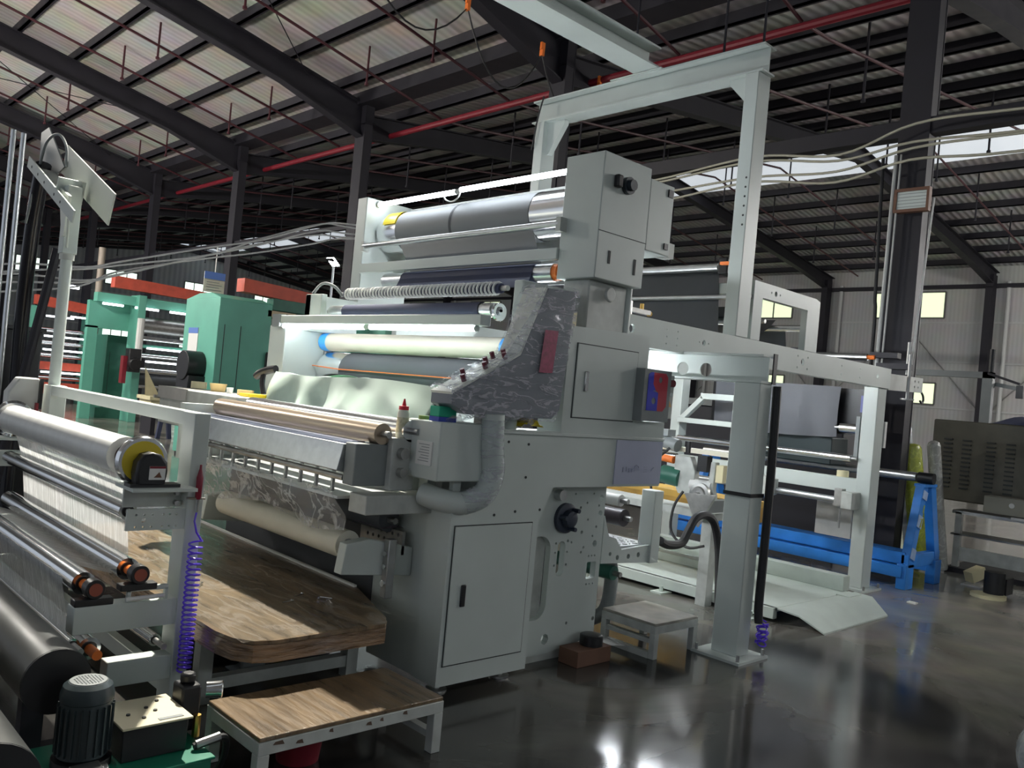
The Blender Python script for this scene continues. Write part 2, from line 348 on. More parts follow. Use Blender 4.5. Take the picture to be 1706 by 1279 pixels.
# rafters: tapered I sections along X
def rafter(y, pts_top, pts_bot):
    mb = MB().prism(pts_top+pts_bot[::-1], 'y', y-0.012, y+0.012)
    for pl, s in ((pts_top, -1), (pts_bot, 1)):
        for a, b in zip(pl[:-1], pl[1:]): mb.beam((a[0], y, a[1]), (b[0], y, b[1]), 0.24, 0.025)
    part('rafter', mb, DARKSTEEL, ceiling)
for y in FY:
    tl = [(XL, zl(XL)-0.21), (XC, zl(XC)-0.21)]
    bl = [(XL, zl(XL)-0.66), (5.0, zl(5)-0.72), (8.2, zl(8.2)-0.72), (XC, 7.0)]
    rafter(y, tl, bl)
    tr = [(XC, zr(XC)-0.21), (XR, zr(XR)-0.21), (XW, zr(XW)-0.21)]
    br = [(XC, 7.0), (XC+2.6, zr(XC+2.6)-0.62), (XR, zr(XR)-0.55), (XW-2.6, zr(XW-2.6)-0.62), (XW, 7.0)]
    rafter(y, tr, br)
# column rows
def column(x, y, w, d, h, label, grp):
    mb = MB().box(x-w/2, x-w/2+0.02, y-d/2, y+d/2, 0.02, h).box(x+w/2-0.02, x+w/2, y-d/2, y+d/2, 0.02, h).box(x-w/2+.02, x+w/2-.02, y-d/2+.006, y-d/2+.018, 0.02, h).box(x-w/2+.02, x+w/2-.02, y+d/2-.018, y+d/2-.006, 0.02, h)
    t = thing('steel_column', label, 'column', (x, y, 0), grp)
    part('shaft', mb, DARKSTEEL, t)
    part('base_plate', MB().box(x-w/2-0.08, x+w/2+0.08, y-d/2-0.08, y+d/2+0.08, 0, 0.02), DARKSTEEL, t)
    part('stiffener', MB().box(x-w/2, x+w/2, y-d/2, y+d/2, h-0.45, h-0.43), DARKSTEEL, t)
    return t
for i, y in enumerate(FY[1:]):
    if i == 1: lab, g = 'dark steel column carrying the floodlight and tied cables', None
    else: lab, g = 'dark steel roof column in the row behind the white machines', 'inner row of steel columns'
    column(XC, y, 0.22, 0.36, 7.75, lab, g)
for y in FY[2:]:
    column(XW-0.4, y, 0.4, 0.24, 7.4, 'dark steel column against the ribbed right wall', 'columns along the right wall')
part('tie_beam', MB().box(XC-0.09, XC+0.09, -9, 10.2, 5.16, 5.36), DARKSTEEL, ceiling)
for i, y in enumerate(FY[4:]):
    part('tie_beam', MB().box(XC-0.05, XC+0.05, y-5.97, y-0.11, 5.0, 5.1), DARKSTEEL, ceiling)
# right wall with windows
wall = struct('wall_right', MB().box(XW, XW+0.1, Y0, Y1, 0, 8), WALLM)
for z in (2.6, 4.3, 5.75): part('girt', MB().box(XW-0.06, XW, Y0, Y1, z-0.03, z+0.03), GIRT, wall)
part('eave_strut', MB().box(XW-0.25, XW-0.1, Y0, Y1, 6.98, 7.12), DARKSTEEL, wall)
for y in FY[2:]:
    part('downpipe', MB().cyl((XW-0.15, y-0.5, 0), (XW-0.15, y-0.5, 7.2), 0.07, 10), GIRT, wall)
    part('brace', MB().cyl((XW-0.1, y+0.2, 2.6), (XW-0.1, y+3.0, 5.7), 0.02, 6), STEEL, wall)
    part('brace', MB().cyl((XW-0.1, y+5.9, 2.6), (XW-0.1, y+3.0, 5.7), 0.02, 6), STEEL, wall)
wn = [0]
def window(axis, c0, c1, z0, z1, at_, pane, nx):
    wn[0] += 1
    f = MB(); g = MB()
    def B(mb, a, b, za, zb_, d0, d1):
        (mb.box(at_-d1, at_-d0, a, b, za, zb_) if axis == 'x' else mb.box(a, b, at_-d1, at_-d0, za, zb_))
    for k in range(nx+1):
        c = c0+(c1-c0)*k/nx; B(f, c-0.025, c+0.025, z0, z1, 0.0, 0.06)
    for z in (z0, z1): B(f, c0, c1, z-0.03, z+0.03, 0.0, 0.06)
    o = struct('window_%d' % wn[0], f, FRAMEM)
    for k in range(nx):
        g = MB(); a = c0+(c1-c0)*k/nx; b = c0+(c1-c0)*(k+1)/nx
        B(g, a+0.025, b-0.025, z0+0.03, z1-0.03, 0.01, 0.03); part('pane', g, pane, o)
for k in range(-1, 7):
    y = 13.2+6.08*k; window('x', y-1.3, y+1.3, 5.92, 6.90, XW, PANE, 3)
for k in range(-1, 5):
    y = 13.2+6.08*k; window('x', y-1.2, y+1.2, 2.7, 3.5, XW, PANE, 3)
# closed side of the hall behind the photographer's right shoulder
struct('wall_front', MB().box(-14, XW, -12.2, -12.05, 0, 10), WALLX)
# far end wall
wall2 = struct('wall_back', MB().box(-12, XW, 52.9, 53.0, 0, 9), WALLX)
for z in (1.2, 3.4, 5.4): part('girt', MB().box(-12, XW, 52.82, 52.9, z-0.03, z+0.03), GIRT, wall2)
for xx in (12.9, 17.6, 22.3, 27.0): window('y', xx-0.9, xx+0.9, 5.9, 6.75, 52.9, PANE2, 3)
for xx in (17.6, 22.3): window('y', xx-0.9, xx+0.9, 2.6, 3.5, 52.9, PANE2, 3)
# fire main and sprinkler branches
main = thing('fire_main_pipe', 'long red fire sprinkler main pipe high under the valley', 'pipe', (11.0, 20, 7.2))
part('pipe_run', MB().cyl((11.0, Y0, 7.27), (11.0, 52.8, 7.27), 0.062, 10), RED, main)
dm = None
for i, y in enumerate(FY[1:-1]):
    for k, dy in enumerate((2.0, 4.1)):
        yy = y+dy
        b = part('branch_pipe', MB().tube([(10.9, yy, 7.3), (10.2, yy, 7.45), (1.0, yy, zl(1.0)-0.5)], 0.028, 6), MAROON, main)
        b2 = part('branch_pipe', MB().tube([(11.05, yy, 7.3), (11.8, yy, 7.35), (XR-0.5, yy, zr(XR)-0.6), (XW-2, yy, 7.25)], 0.028, 6), MAROON, main)
        for xx, br in [(9.0-2.6*j, b) for j in range(3)] + [(13.0+2.9*j, b2) for j in range(6)]:
            z = (zl(xx) if xx < XC else zr(xx))
            L = 0.75 if xx < XC else 1.25
            d = MB().cyl((xx, yy, z-0.02), (xx, yy, z-L), 0.022, 6).cyl((xx, yy, z-L), (xx, yy, z-L-0.05), 0.04, 6)
            part('dropper', d, MAROON if xx < XC else DARKSTEEL, br)
# wind bracing rods under the left slope
for i in range(3, 7):
    for (xa, ya, xb, yb) in ((2.5, FY[i], 8.8, FY[i+1]), (8.8, FY[i], 2.5, FY[i+1])):
        if i in (3, 5): part('brace_rod', MB().cyl((xa, ya, zl(xa)-0.3), (xb, yb, zl(xb)-0.3), 0.012, 5), DARKSTEEL, ceiling)
# festoon cable with orange trolleys under the rafter
fy = 10.0
fest = thing('festoon_cable', 'black festoon cable looping between orange hooks below the rafter', 'cable', (9, fy, 6.9))
hk = [(7.88, 7.43), (9.5, 7.30), (10.95, 7.22)]
for a in hk:
    part('hook', MB().box(a[0]-0.04, a[0]+0.04, fy-0.02, fy+0.02, a[1]-0.02, a[1]+0.1).box(a[0]-0.025, a[0]+0.025, fy-0.035, fy+0.035, a[1]-0.12, a[1]-0.02), ORANGE, fest)
cab = [(4.9, fy, 8.0)] + sag((4.9, fy, 8.0), (5.7, fy, 7.95), 0.3, 6)[1:] + sag((5.7, fy, 7.95), (7.88, fy, 7.35), 0.9, 12)[1:] + sag((7.88, fy, 7.35), (9.5, fy, 7.2), 0.85, 12)[1:] + sag((9.5, fy, 7.2), (10.95, fy, 7.12), 0.75, 12)[1:]
part('cable_run', MB().tube(cab, 0.014, 6), RUBBER, fest)
# ---------------------------------------------------------------- the coating machine (main subject)
mc = thing('coating_machine', 'large white web coating machine with stacked rollers and lit LED tubes', 'machine', (3.6, 4.8, 0))
YN, YF = 3.45, 6.36
# near side body: lower cabinet, belly and upper cabinet in one welded casing
plate('side_casing', [(2.93, .06), (3.60, .06), (3.60, .92), (3.70, 1.12), (4.74, 1.12), (4.74, 1.55), (4.50, 1.55), (4.50, 2.11), (3.72, 2.09), (3.72, 1.45), (3.20, 1.45), (3.14, 1.04), (2.93, 1.04)], [], 'y', YN, YN+0.20, WHITE, mc)
part('casing_ledge', MB().box(3.24, 4.742, YN-0.012, YN+0.02, 1.425, 1.445), WHITE, mc, bevel=.004)
# front frame behind the cabinet, with the rounded opening beside the motor cover
plate('front_frame', [(3.65, .05), (4.15, .05), (4.20, .95), (4.05, 1.28), (3.50, 1.28), (3.50, 1.06), (3.65, 1.02)],
      [slot(3.53, 3.72, 1.05, 1.19, .06)], 'x', 2.965, 3.02, WHITE, mc)
part('inner_side_frame', MB().box(3.02, 3.9, 3.66, 3.74, .06, 1.44), WHITE2, mc)
for x in (3.03, 3.5): part('foot', MB().cyl((x, 3.56, 0), (x, 3.56, .012), .06, 14).cyl((x, 3.56, .012), (x, 3.56, .07), .02, 8), STEEL, mc)
def door(name, x0, x1, z0, z1, y, hx, hz0, hz1, parent, hm):
    d = part(name, MB().box(x0, x1, y-0.008, y+0.004, z0, z1), WHITE, parent, bevel=.003)
    g = .006
    part('gap', MB().box(x0-g, x1+g, y-0.003, y+0.001, z0-g, z0).box(x0-g, x1+g, y-.003, y+.001, z1, z1+g).box(x0-g, x0, y-.003, y+.001, z0, z1).box(x1, x1+g, y-.003, y+.001, z0, z1), SEAM, d)
    h = part('handle', MB().box(hx-.017, hx+.017, y-.018, y-.007, hz0, hz1), hm, d, bevel=.006)
    return d
door('cabinet_door', 2.965, 3.545, .17, .915, YN, 3.055, .48, .60, mc, BLACK)
door('cabinet_door', 3.80, 4.385, 1.545, 1.99, YN, 3.895, 1.705, 1.83, mc, CHROME)
# sheet of protective film with pencil notes at the belly end
LAV = mat('lavender_protective_film', (0.50, 0.52, 0.66), 0.35, var=.05)
notes = part('protective_sheet', MB().box(4.25, 4.738, YN-.006, YN, 1.135, 1.42), LAV, mc)
def scribble(mbx, x, z, s, pts, y=YN-.0085, w=.0045):
    for a, b in zip(pts[:-1], pts[1:]): mbx.beam((x+a[0]*s, y, z+a[1]*s), (x+b[0]*s, y, z+b[1]*s), .003, w, (0, 1, 0))
sc = MB()
for x, pts in ((4.33, [(0, 0), (0, .8)]), (4.365, [(0, .1), (0, .9)]), (4.39, [(0, 0), (0, .6), (.8, .6), (.8, 0), (0, 0)]), (4.44, [(0, .2), (.3, 1), (.8, 1.2), (1.3, 1.0), (1.5, .3)]),
               (4.55, [(0, 0), (.9, 0)]), (4.56, [(0, .5), (.6, .5)]), (4.55, [(0, .9), (.9, .9)]), (4.63, [(0, .2), (.3, .6), (.7, .8)])):
    scribble(sc, x, 1.215, .038, pts)
part('pencil_note', sc, mat('pencil_grey', (.43, .44, .56), .7), notes)
for x, z in ((3.30, 1.38), (3.46, 1.37), (3.46, 1.18), (3.40, .985), (3.24, .97), (3.60, .99), (3.05, 1.02)): part('screw', MB().cyl((x, YN-.004, z), (x, YN+.002, z), .008, 8), SEAM, mc)
# perforated tower plate (recessed)
TY = 3.62
holes = [slot(3.70, 3.91, .27, .79, .09, 6), slot(3.975, 4.045, .53, .75, .033), slot(4.27, 4.36, .49, .60, .008, 2)]
random.seed(3)
for (x, z, r) in ((4.33, .72, .022), (4.19, .80, .012), (4.36, .92, .02), (4.36, 1.02, .022), (4.16, .96, .01), (4.22, .99, .008), (4.24, .88, .008), (4.22, .70, .01), (4.20, .67, .009), (4.10, .74, .008), (3.955, .74, .008), (3.955, .68, .008), (3.955, .6, .008), (4.065, .68, .008), (4.065, .6, .008), (4.065, .75, .01), (4.28, .64, .007), (4.31, .64, .007), (4.34, .64, .007), (4.28, .455, .007), (4.31, .455, .007), (4.345, .455, .007), (4.30, .77, .009), (4.33, .83, .01), (4.12, .22, .01), (4.38, .22, .015), (3.93, .14, .035), (4.28, 1.05, .007), (4.10, 1.05, .007), (4.34, .97, .009)):
    holes.append(circ(x, z, r, 8))
plate('tower_plate', [(3.60, .05), (3.95, .05), (4.40, .10), (4.40, 1.12), (3.60, 1.12)], holes, 'y', TY, TY+.045, WHITE, mc)
part('tower_web', MB().box(3.62, 4.38, TY+.40, TY+.44, .06, 1.1), BLACK, mc)
part('inner_gear', MB().lathe((3.86, TY+.2, .34), (0, -1, 0), [(0, .07), (.04, .07), (.045, .03), (.09, .03)], 20), STEEL, mc)
part('tower_foot', MB().box(3.7, 4.38, TY+.02, TY+.3, 0, .055), WHITE2, mc)
hub = part('hub_flange', MB().lathe((4.01, TY, .90), (0, -1, 0), [(0, .095), (.025, .095), (.03, .085), (.03, .055), (.07, .05), (.075, .035)], 24), mat('blue_black_hub', (.03, .04, .065), .45), mc)
for a in (50, 170, 290):
    x, z = 4.01+.068*math.cos(math.radians(a)), .90+.068*math.sin(math.radians(a))
    part('hub_bolt', MB().cyl((x, TY-.03, z), (x, TY-.085, z), .014, 8), mat('blue_black_hub', (0, 0, 0)), hub)
part('shaft_stub', MB().cyl((3.93, TY+.02, 1.05), (3.93, TY-.05, 1.05), .035, 14), ALU, mc)
# logo board at the casing end
lg = part('logo_board', MB().box(4.375, 4.665, 3.37, 3.45, 1.555, 1.895), GREY, mc, bevel=.003)
BL = mat('logo_blue', (.02, .03, .55), .5); RD = mat('logo_red', (.52, .02, .05), .5)
yl = 3.369
plate('logo_mark_blue', [(4.415, 1.625), (4.415, 1.86), (4.44, 1.875), (4.47, 1.875), (4.47, 1.80), (4.50, 1.76), (4.47, 1.755), (4.53, 1.745), (4.53, 1.625)], [circ(4.487, 1.69, .022, 10)], 'y', yl-.002, yl, BL, lg)
plate('logo_mark_red', [(4.53, 1.625), (4.59, 1.625), (4.625, 1.66), (4.625, 1.85), (4.60, 1.875), (4.47, 1.875), (4.47, 1.80), (4.50, 1.76), (4.53, 1.745)], [circ(4.545, 1.83, .020, 10)], 'y', yl-.002, yl, RD, lg)
eb = part('switch_box', MB().box(4.72, 4.80, 3.44, 3.52, 1.58, 1.875), WHITE2, mc, bevel=.004)
part('emergency_button', MB().cyl((4.76, 3.44, 1.82), (4.76, 3.415, 1.82), .024, 14), RED, eb)
part('warning_sticker', MB().prism([(4.735, 1.66), (4.785, 1.66), (4.76, 1.70)], 'y', 3.437, 3.439), mat('warning_orange', (.7, .4, .15), .5), eb)
part('key_switch', MB().cyl((4.76, 3.44, 1.745), (4.76, 3.428, 1.745), .015, 12), CHROME, eb)
part('cream_spacer', MB().box(3.73, 3.79, 3.47, 3.52, 2.09, 2.175), CREAM, mc)
# rear arm with step
plate('rear_arm', [(4.41, .58), (5.0, .55), (5.0, .68), (4.62, .66), (4.55, .74), (4.47, .76), (4.41, .90)], [circ(4.50, .64, .014, 8), circ(4.58, .61, .018, 8), circ(4.70, .61, .018, 8), circ(4.81, .615, .018, 8)], 'y', TY, TY+.03, WHITE, mc)
part('rear_arm_post', MB().box(4.92, 5.02, TY-.02, TY+.10, .55, 1.06), WHITE, mc, bevel=.005)
tm = MB(); tm.box(4.5, 5.0, 3.66, 5.9, .655, .675)
part('step_tread', tm, ALU, mc)
bumps = MB()
for i in range(8):
    for j in range(26):
        x = 4.53+.055*i; y = 3.70+.06*j; d = .012 if (i+j) % 2 else -.012
        bumps.beam((x-.012, y-d, .678), (x+.012, y+d, .678), .006, .005)
o = part('tread_pattern', bumps, ALU, mc); o['kind'] = 'stuff'
def roller(name, p, q, r, m, parent, r_sh=.018, ext=.06, sm=STEEL, lab=None):
    p = Vector(p); q = Vector(q); d = (q-p).normalized()
    o = part(name, MB().cyl(p, q, r, 26), m, parent, label=lab)
    part('journal', MB().cyl(p-d*ext, q+d*ext, r_sh, 10), sm, o)
    return o
roller('guide_roller', (4.62, 3.66, .99), (4.62, 5.9, .99), .04, mat('white_roller', (.7, .7, .68), .4), mc)
roller('guide_roller', (4.72, 3.70, .86), (4.72, 5.9, .86), .06, mat('dark_roller', (.06, .05, .06), .35), mc)
roller('guide_roller', (4.66, 3.70, .48), (4.66, 5.9, .48), .05, DKGREEN, mc)
part('exhaust_hose', MB().tube([(4.82, 3.9, .6), (4.86, 3.88, .4), (4.84, 3.9, .15), (4.7, 4.0, .06)], .05, 12, 6), GREY, mc)
# motor cover beside the front rolls
cov = part('motor_cover', MB().prism([(3.42, 1.16), (3.76, 1.16), (3.80, 1.20), (3.80, 1.36), (3.70, 1.47), (3.42, 1.47)], 'x', 2.78, 3.13), WHITE, mc, bevel=.008)
part('rating_label', MB().box(2.772, 2.78, 3.47, 3.60, 1.235, 1.36), PAPER, cov)
lt = MB()
for k in range(7): lt.box(2.771, 2.7725, 3.49, 3.58-.012*(k % 3), 1.255+.0145*k, 1.2585+.0145*k)
part('label_text', lt, GREY, cov)
part('duct', MB().tube([(3.12, 3.40, 1.53), (3.13, 3.40, 1.36), (3.15, 3.40, 1.20), (3.10, 3.41, 1.09), (3.0, 3.45, 1.04), (2.90, 3.52, 1.05), (2.86, 3.62, 1.07)], .062, 16, 8), WHITE, mc)
part('duct_wrap', MB().tube([(3.12, 3.40, 1.50), (3.13, 3.40, 1.36), (3.15, 3.40, 1.20), (3.10, 3.41, 1.09), (3.0, 3.45, 1.04)], .067, 16, 8), WRAP, mc)
part('red_connector', MB().cyl((3.02, 3.47, 1.045), (3.06, 3.46, 1.045), .018, 8), RED, mc)
# console
con = thing('control_console', 'grey operator console wrapped in crinkled clear plastic with maroon label', 'control panel', (3.3, 3.5, 1.5))
cpoly = [(3.70, 2.285), (3.45, 2.27), (3.285, 1.87), (2.82, 1.625), (2.82, 1.565), (2.94, 1.52), (3.58, 1.525), (3.64, 1.58)]
part('console_body', MB().prism(cpoly, 'y', 3.40, 3.58), mat('console_grey', (.15, .165, .195), .35, var=.08), con, bevel=.006)
fr = MB()
for a, b in ((1, 2), (2, 3)):
    (x0, z0), (x1, z1) = cpoly[a], cpoly[b]
    fr.beam((x0-.004, 3.49, z0), (x1-.004, 3.49, z1), .175, .014, (-.7, 0, .7))
part('console_front', fr, mat('console_cream', (.74, .75, .68), .45, var=.1), con)
kn = MB()
for t, dy in ((.08, 0), (.16, .05), (.16, -.05), (.3, .03), (.42, -.03), (.62, .04), (.75, -.04)):
    x = 3.285+(2.82-3.285)*t; z = 1.87+(1.625-1.87)*t
    part('knob', MB().cyl((x, 3.49+dy, z), (x-.022, 3.49+dy, z+.042), .014, 10), mat('knob_maroon', (.14, .02, .04), .4), con)
part('maroon_label', MB().add([(3.44, 3.381, 2.03), (3.55, 3.381, 2.035), (3.53, 3.381, 1.79), (3.42, 3.381, 1.785)], [(0, 1, 2, 3)]), mat('maroon_print', (.30, .03, .09), .5, var=.35, vscale=40), con)
def wrapf(u, v):
    # wrinkled film just outside the console's side and front
    a = [(2.80, 1.60), (2.81, 1.54), (2.94, 1.505), (3.60, 1.51)]; b = [(2.80, 1.64), (3.275, 1.89), (3.44, 2.30), (3.72, 2.30)]
    i = min(int(u*3), 2); t = u*3-i
    p = Vector(a[i]).lerp(Vector(a[i+1]), t); q = Vector(b[i]).lerp(Vector(b[i+1]), t); c = p.lerp(q, v)
    return (c.x, 3.392-.006*abs(math.sin(37*u+19*v)*math.cos(23*v-11*u))-.003, c.y)
part('plastic_wrap', MB().grid(wrapf, 48, 40), WRAP, con)
part('wrap_front', MB().grid(lambda u, v: (2.81+(3.44-2.81)*u-.012-.006*math.sin(40*u+9*v), 3.39+.20*v, (1.63+.245*min(u, .75)/.75 if u < .75 else 1.875+.4*(u-.75)/.25)+.015+.006*math.sin(31*v+22*u)), 40, 10), WRAP, con)
part('wrap_skirt', MB().grid(lambda u, v: (2.84+.62*u, 3.40+.16*v+.02*math.sin(9*u), 1.515-.05*math.sin(math.pi*v)*(.6+.4*math.sin(14*u))-.01*math.sin(33*u)), 40, 8), WRAP, con)
part('bundled_tape', MB().grid(lambda u, v: (3.38+.18*u, 3.44+.1*v, 1.47+.035*math.sin(3.1*u)*(1+.4*math.sin(21*u+8*v))), 14, 6), YELLOW, con)
part('stand_pipe', MB().cyl((3.36, 3.53, 1.45), (3.36, 3.53, 1.56), .05, 14), WHITE, con)
# upper near box and rear sub box
ub = part('drive_box', MB().box(3.89, 4.36, 3.45, 3.77, 2.405, 3.19), WHITE, mc, bevel=.006)
part('seam', MB().beam((3.888, 3.448, 2.70), (4.362, 3.448, 2.70), .004, .003), SEAM, ub)
part('rear_box', MB().box(4.36, 4.62, 3.45, 3.72, 2.66, 3.13), WHITE, ub, bevel=.006)
part('rear_box', MB().box(4.60, 4.70, 3.47, 3.56, 2.66, 2.76), WHITE2, ub)
mm = part('motor', MB().cyl((4.12, 3.45, 3.02), (4.12, 3.42, 3.02), .055, 16).cyl((4.12, 3.42, 3.02), (4.12, 3.39, 3.02), .035, 12), mat('motor_black', (.03, .04, .05), .4), ub)
part('motor_plug', MB().box(3.99, 4.04, 3.41, 3.45, 2.985, 3.065), BLACK, ub, bevel=.01)
part('slot', MB().box(4.00, 4.02, 3.446, 3.45, 2.51, 2.59), SEAM, ub)
part('slot', MB().box(4.255, 4.275, 3.446, 3.45, 2.48, 2.58), SEAM, ub)
part('latch', MB().box(4.55, 4.60, 3.44, 3.45, 3.05, 3.1), BLACK, ub)
part('latch', MB().box(4.55, 4.59, 3.44, 3.45, 2.70, 2.74), BLACK, ub)
part('bearing_pedestal', MB().box(3.93, 4.30, 3.52, 3.74, 2.05, 2.405).cyl((4.1, 3.5, 2.33), (4.1, 3.48, 2.33), .05, 12), WHITE2, mc, bevel=.01)
part('stay_rod', MB().cyl((4.33, 3.53, 2.08), (4.33, 3.53, 2.42), .025, 12), WHITE, mc)
part('near_cheek', MB().box(3.52, 3.9, 3.68, 3.76, 2.0, 2.34), WHITE, mc, bevel=.008)
part('hand_wheel', MB().lathe((3.56, 3.93, 2.15), (0, -1, 0), [(0, .055), (.012, .06), (.024, .055), (.024, .045), (.018, .02), (.03, .018)], 20), CHROME, mc)
# far side frame
part('far_frame', MB().box(3.30, 3.66, 6.10, 6.36, 1.0, 2.02).box(3.30, 4.5, 6.10, 6.2, .06, 1.6), WHITE, mc, bevel=.006)
part('far_cheek', MB().box(3.89, 4.36, 6.03, 6.17, 2.2, 3.17), WHITE, mc, bevel=.006)
part('far_bracket', MB().box(3.45, 3.5, 5.86, 6.10, 2.06, 2.29).box(3.45, 3.9, 6.02, 6.10, 2.0, 2.29), WHITE, mc, bevel=.004)
part('mid_crossbeam', MB().box(3.28, 3.36, 3.76, 6.26, 2.035, 2.10), WHITE, mc, bevel=.006)
part('beam_end_block', MB().box(3.27, 3.37, 6.16, 6.28, 2.01, 2.11), GREY, mc)
part('top_crossbeam', MB().box(3.87, 3.91, 3.77, 6.03, 2.53, 2.605), WHITE, mc, bevel=.004)
part('rear_sheet', MB().box(4.33, 4.345, 3.77, 6.03, 2.45, 3.155), WHITE2, mc)
# LED tubes (two pairs in front, one hidden pair added to light the delivery side)
for (x, z, y0, y1) in ((4.0, 3.125, 6.02, 4.99), (4.0, 3.135, 4.96, 3.79), (3.31, 2.018, 6.16, 4.99), (3.31, 2.018, 4.95, 3.82), (4.86, 1.78, 5.95, 4.95), (4.86, 1.78, 4.9, 3.9)):
    t = part('led_tube', MB().cyl((x, y0-.012, z), (x, y1+.012, z), .019, 12), LEDM if x < 4.5 else mat('added_hidden_tube_lit', (1, 1, 1), .4, emit=((.9, .95, 1), 120.0)), mc)
    part('tube_cap', MB().cyl((x, y0, z), (x, y0-.012, z), .02, 12).cyl((x, y1, z), (x, y1+.012, z), .02, 12), WHITE2, t)
part('tube_lead', MB().tube([(3.99, 5.15, 3.12), (3.985, 5.1, 3.07), (3.985, 5.02, 3.05), (3.99, 4.96, 3.08), (4.0, 4.95, 3.13)], .006, 6, 5), PAPER, mc)
# rollers of the upper section
DRUM = mat('polished_drum', (.85, .86, .87), .2, 1.0)
dr = roller('cooling_drum', (4.16, 3.80, 2.90), (4.16, 6.0, 2.90), .17, DRUM, mc)
part('web_wrap', MB().cyl((4.16, 4.19, 2.90), (4.16, 5.74, 2.90), .173, 32, caps=False), GREYWEB, dr)
part('seam_tape', MB().cyl((4.16, 5.02, 2.90), (4.16, 5.05, 2.90), .1745, 32, caps=False), FABRIC, dr)
part('web_span', MB().add([(4.01, 5.74, 2.86), (4.01, 4.19, 2.86), (3.98, 4.0, 2.52), (3.98, 5.45, 2.52)], [(0, 1, 2, 3)]), GREYWEB, dr)
part('yellow_tape_patch', MB().grid(lambda u, v: (4.16-.177*math.cos(math.radians(100-85*v)), 5.80+.17*u-.05*v, 2.90+.177*math.sin(math.radians(100-85*v))), 4, 12), YELLOW, dr)
part('tension_bar', MB().cyl((3.85, 3.74, 2.752), (3.85, 5.95, 2.745), .022, 14), ALU, mc)
part('bar_clamp', MB().box(3.83, 3.89, 5.93, 5.97, 2.70, 2.78).box(3.83, 3.89, 3.72, 3.76, 2.70, 2.79), WHITE2, mc)
nr = roller('nip_roller', (3.95, 3.83, 2.46), (3.95, 5.72, 2.46), .062, ALU, mc, .02, .05)
part('web_wrap', MB().cyl((3.95, 3.99, 2.46), (3.95, 5.46, 2.46), .065, 28, caps=False).add([(3.885, 5.46, 2.46), (3.885, 3.99, 2.46), (3.72, 3.86, 2.33), (3.72, 5.30, 2.33)], [(0, 1, 2, 3)]), NAVY, nr)
part('orange_cap', MB().cyl((3.95, 3.79, 2.46), (3.95, 3.83, 2.46), .055, 16).cyl((3.95, 5.72, 2.46), (3.95, 5.75, 2.46), .04, 16), ORANGE, nr)
# spiral spreader roller
sp = roller('spreader_roller', (3.62, 3.98, 2.31), (3.62, 5.78, 2.31), .032, NAVY, mc)
hx = []
n = 46*12
for i in range(n+1):
    t = i/n; a = 2*math.pi*i/12
    hx.append((3.62+.038*math.cos(a), 4.0+1.76*t, 2.31+.038*math.sin(a)))
part('spiral_rib', MB().tube(hx, .009, 5), PAPER, sp)
br_ = roller('idler_roller', (3.56, 3.96, 2.165), (3.56, 5.86, 2.165), .045, ALU, mc)
part('web_wrap', MB().cyl((3.56, 4.07, 2.165), (3.56, 5.66, 2.165), .05, 24, caps=False).add([(3.515, 5.66, 2.15), (3.515, 4.07, 2.15), (3.53, 4.07, 2.06), (3.53, 5.66, 2.06)], [(0, 1, 2, 3)]), NAVY, br_)
part('air_line', MB().tube([(3.6, 5.8, 2.29), (3.55, 5.85, 2.36), (3.5, 5.95, 2.38), (3.48, 6.05, 2.3)], .012, 8, 5), GREY, mc)
# rollers of the middle section
tr_ = roller('taped_roll', (3.66, 3.80, 1.93), (3.66, 6.08, 1.93), .072, WARMROLL, mc)
part('blue_tape', MB().cyl((3.66, 5.98, 1.93), (3.66, 6.08, 1.93), .0745, 24, caps=False).cyl((3.66, 3.80, 1.93), (3.66, 3.92, 1.93), .0745, 24, caps=False), SKYTAPE, tr_)
bd = roller('black_drum', (3.72, 3.80, 1.71), (3.72, 6.05, 1.71), .145, DRUM, mc)
part('web_wrap', MB().cyl((3.72, 4.12, 1.71), (3.72, 5.72, 1.71), .148, 40, caps=False), FABRIC, bd)
part('orange_string', MB().tube([(3.565, 6.1, 1.73), (3.562, 5.7, 1.715), (3.56, 3.9, 1.715)], .004, 5), ORANGE, bd)
# front coating head
gr = roller('gold_roller', (2.62, 3.70, 1.375), (2.62, 5.65, 1.375), .056, mat('gold_foil_roll', (.46, .37, .28), .30, .75), mc)
sr = roller('silver_roller', (2.78, 3.66, 1.40), (2.78, 5.5, 1.40), .06, DRUM, mc)
part('doctor_beam', MB().prism([(2.42, 1.17), (2.50, 1.15), (2.55, 1.30), (2.45, 1.31)], 'y', 3.80, 5.72), ALU, mc, bevel=.003)
part('blade_lip', MB().box(2.50, 2.58, 3.80, 5.70, 1.305, 1.325), mat('blue_steel', (.35, .38, .5), .25, 1), mc)
part('tray_rail', MB().cyl((2.47, 3.8, 1.13), (2.47, 5.7, 1.13), .016, 8), STEEL, mc)
tb = MB()
for k in range(11):
    y = 3.95+.17*k; part('tray_stud', MB().cyl((2.50, y, 1.16), (2.50, y, 1.04), .012, 8), STEEL, mc)
part('head_end_plate', MB().box(2.46, 2.68, 3.70, 3.80, 1.10, 1.32), GREY, mc, bevel=.006)
part('head_bracket', MB().box(2.66, 2.82, 3.66, 3.82, 1.08, 1.36).box(2.5, 2.96, 3.62, 3.78, .96, 1.06), WHITE2, mc, bevel=.006)
part('coupling', MB().cyl((2.72, 3.62, 1.28), (2.72, 3.72, 1.28), .03, 12).cyl((2.72, 3.62, 1.18), (2.72, 3.72, 1.18), .025, 12), STEEL, mc)
part('drip_tray', MB().box(2.44, 2.99, 3.8, 5.7, 1.02, 1.035), ALU, mc)  # tray extended rearward to block lamp light from the platform deck
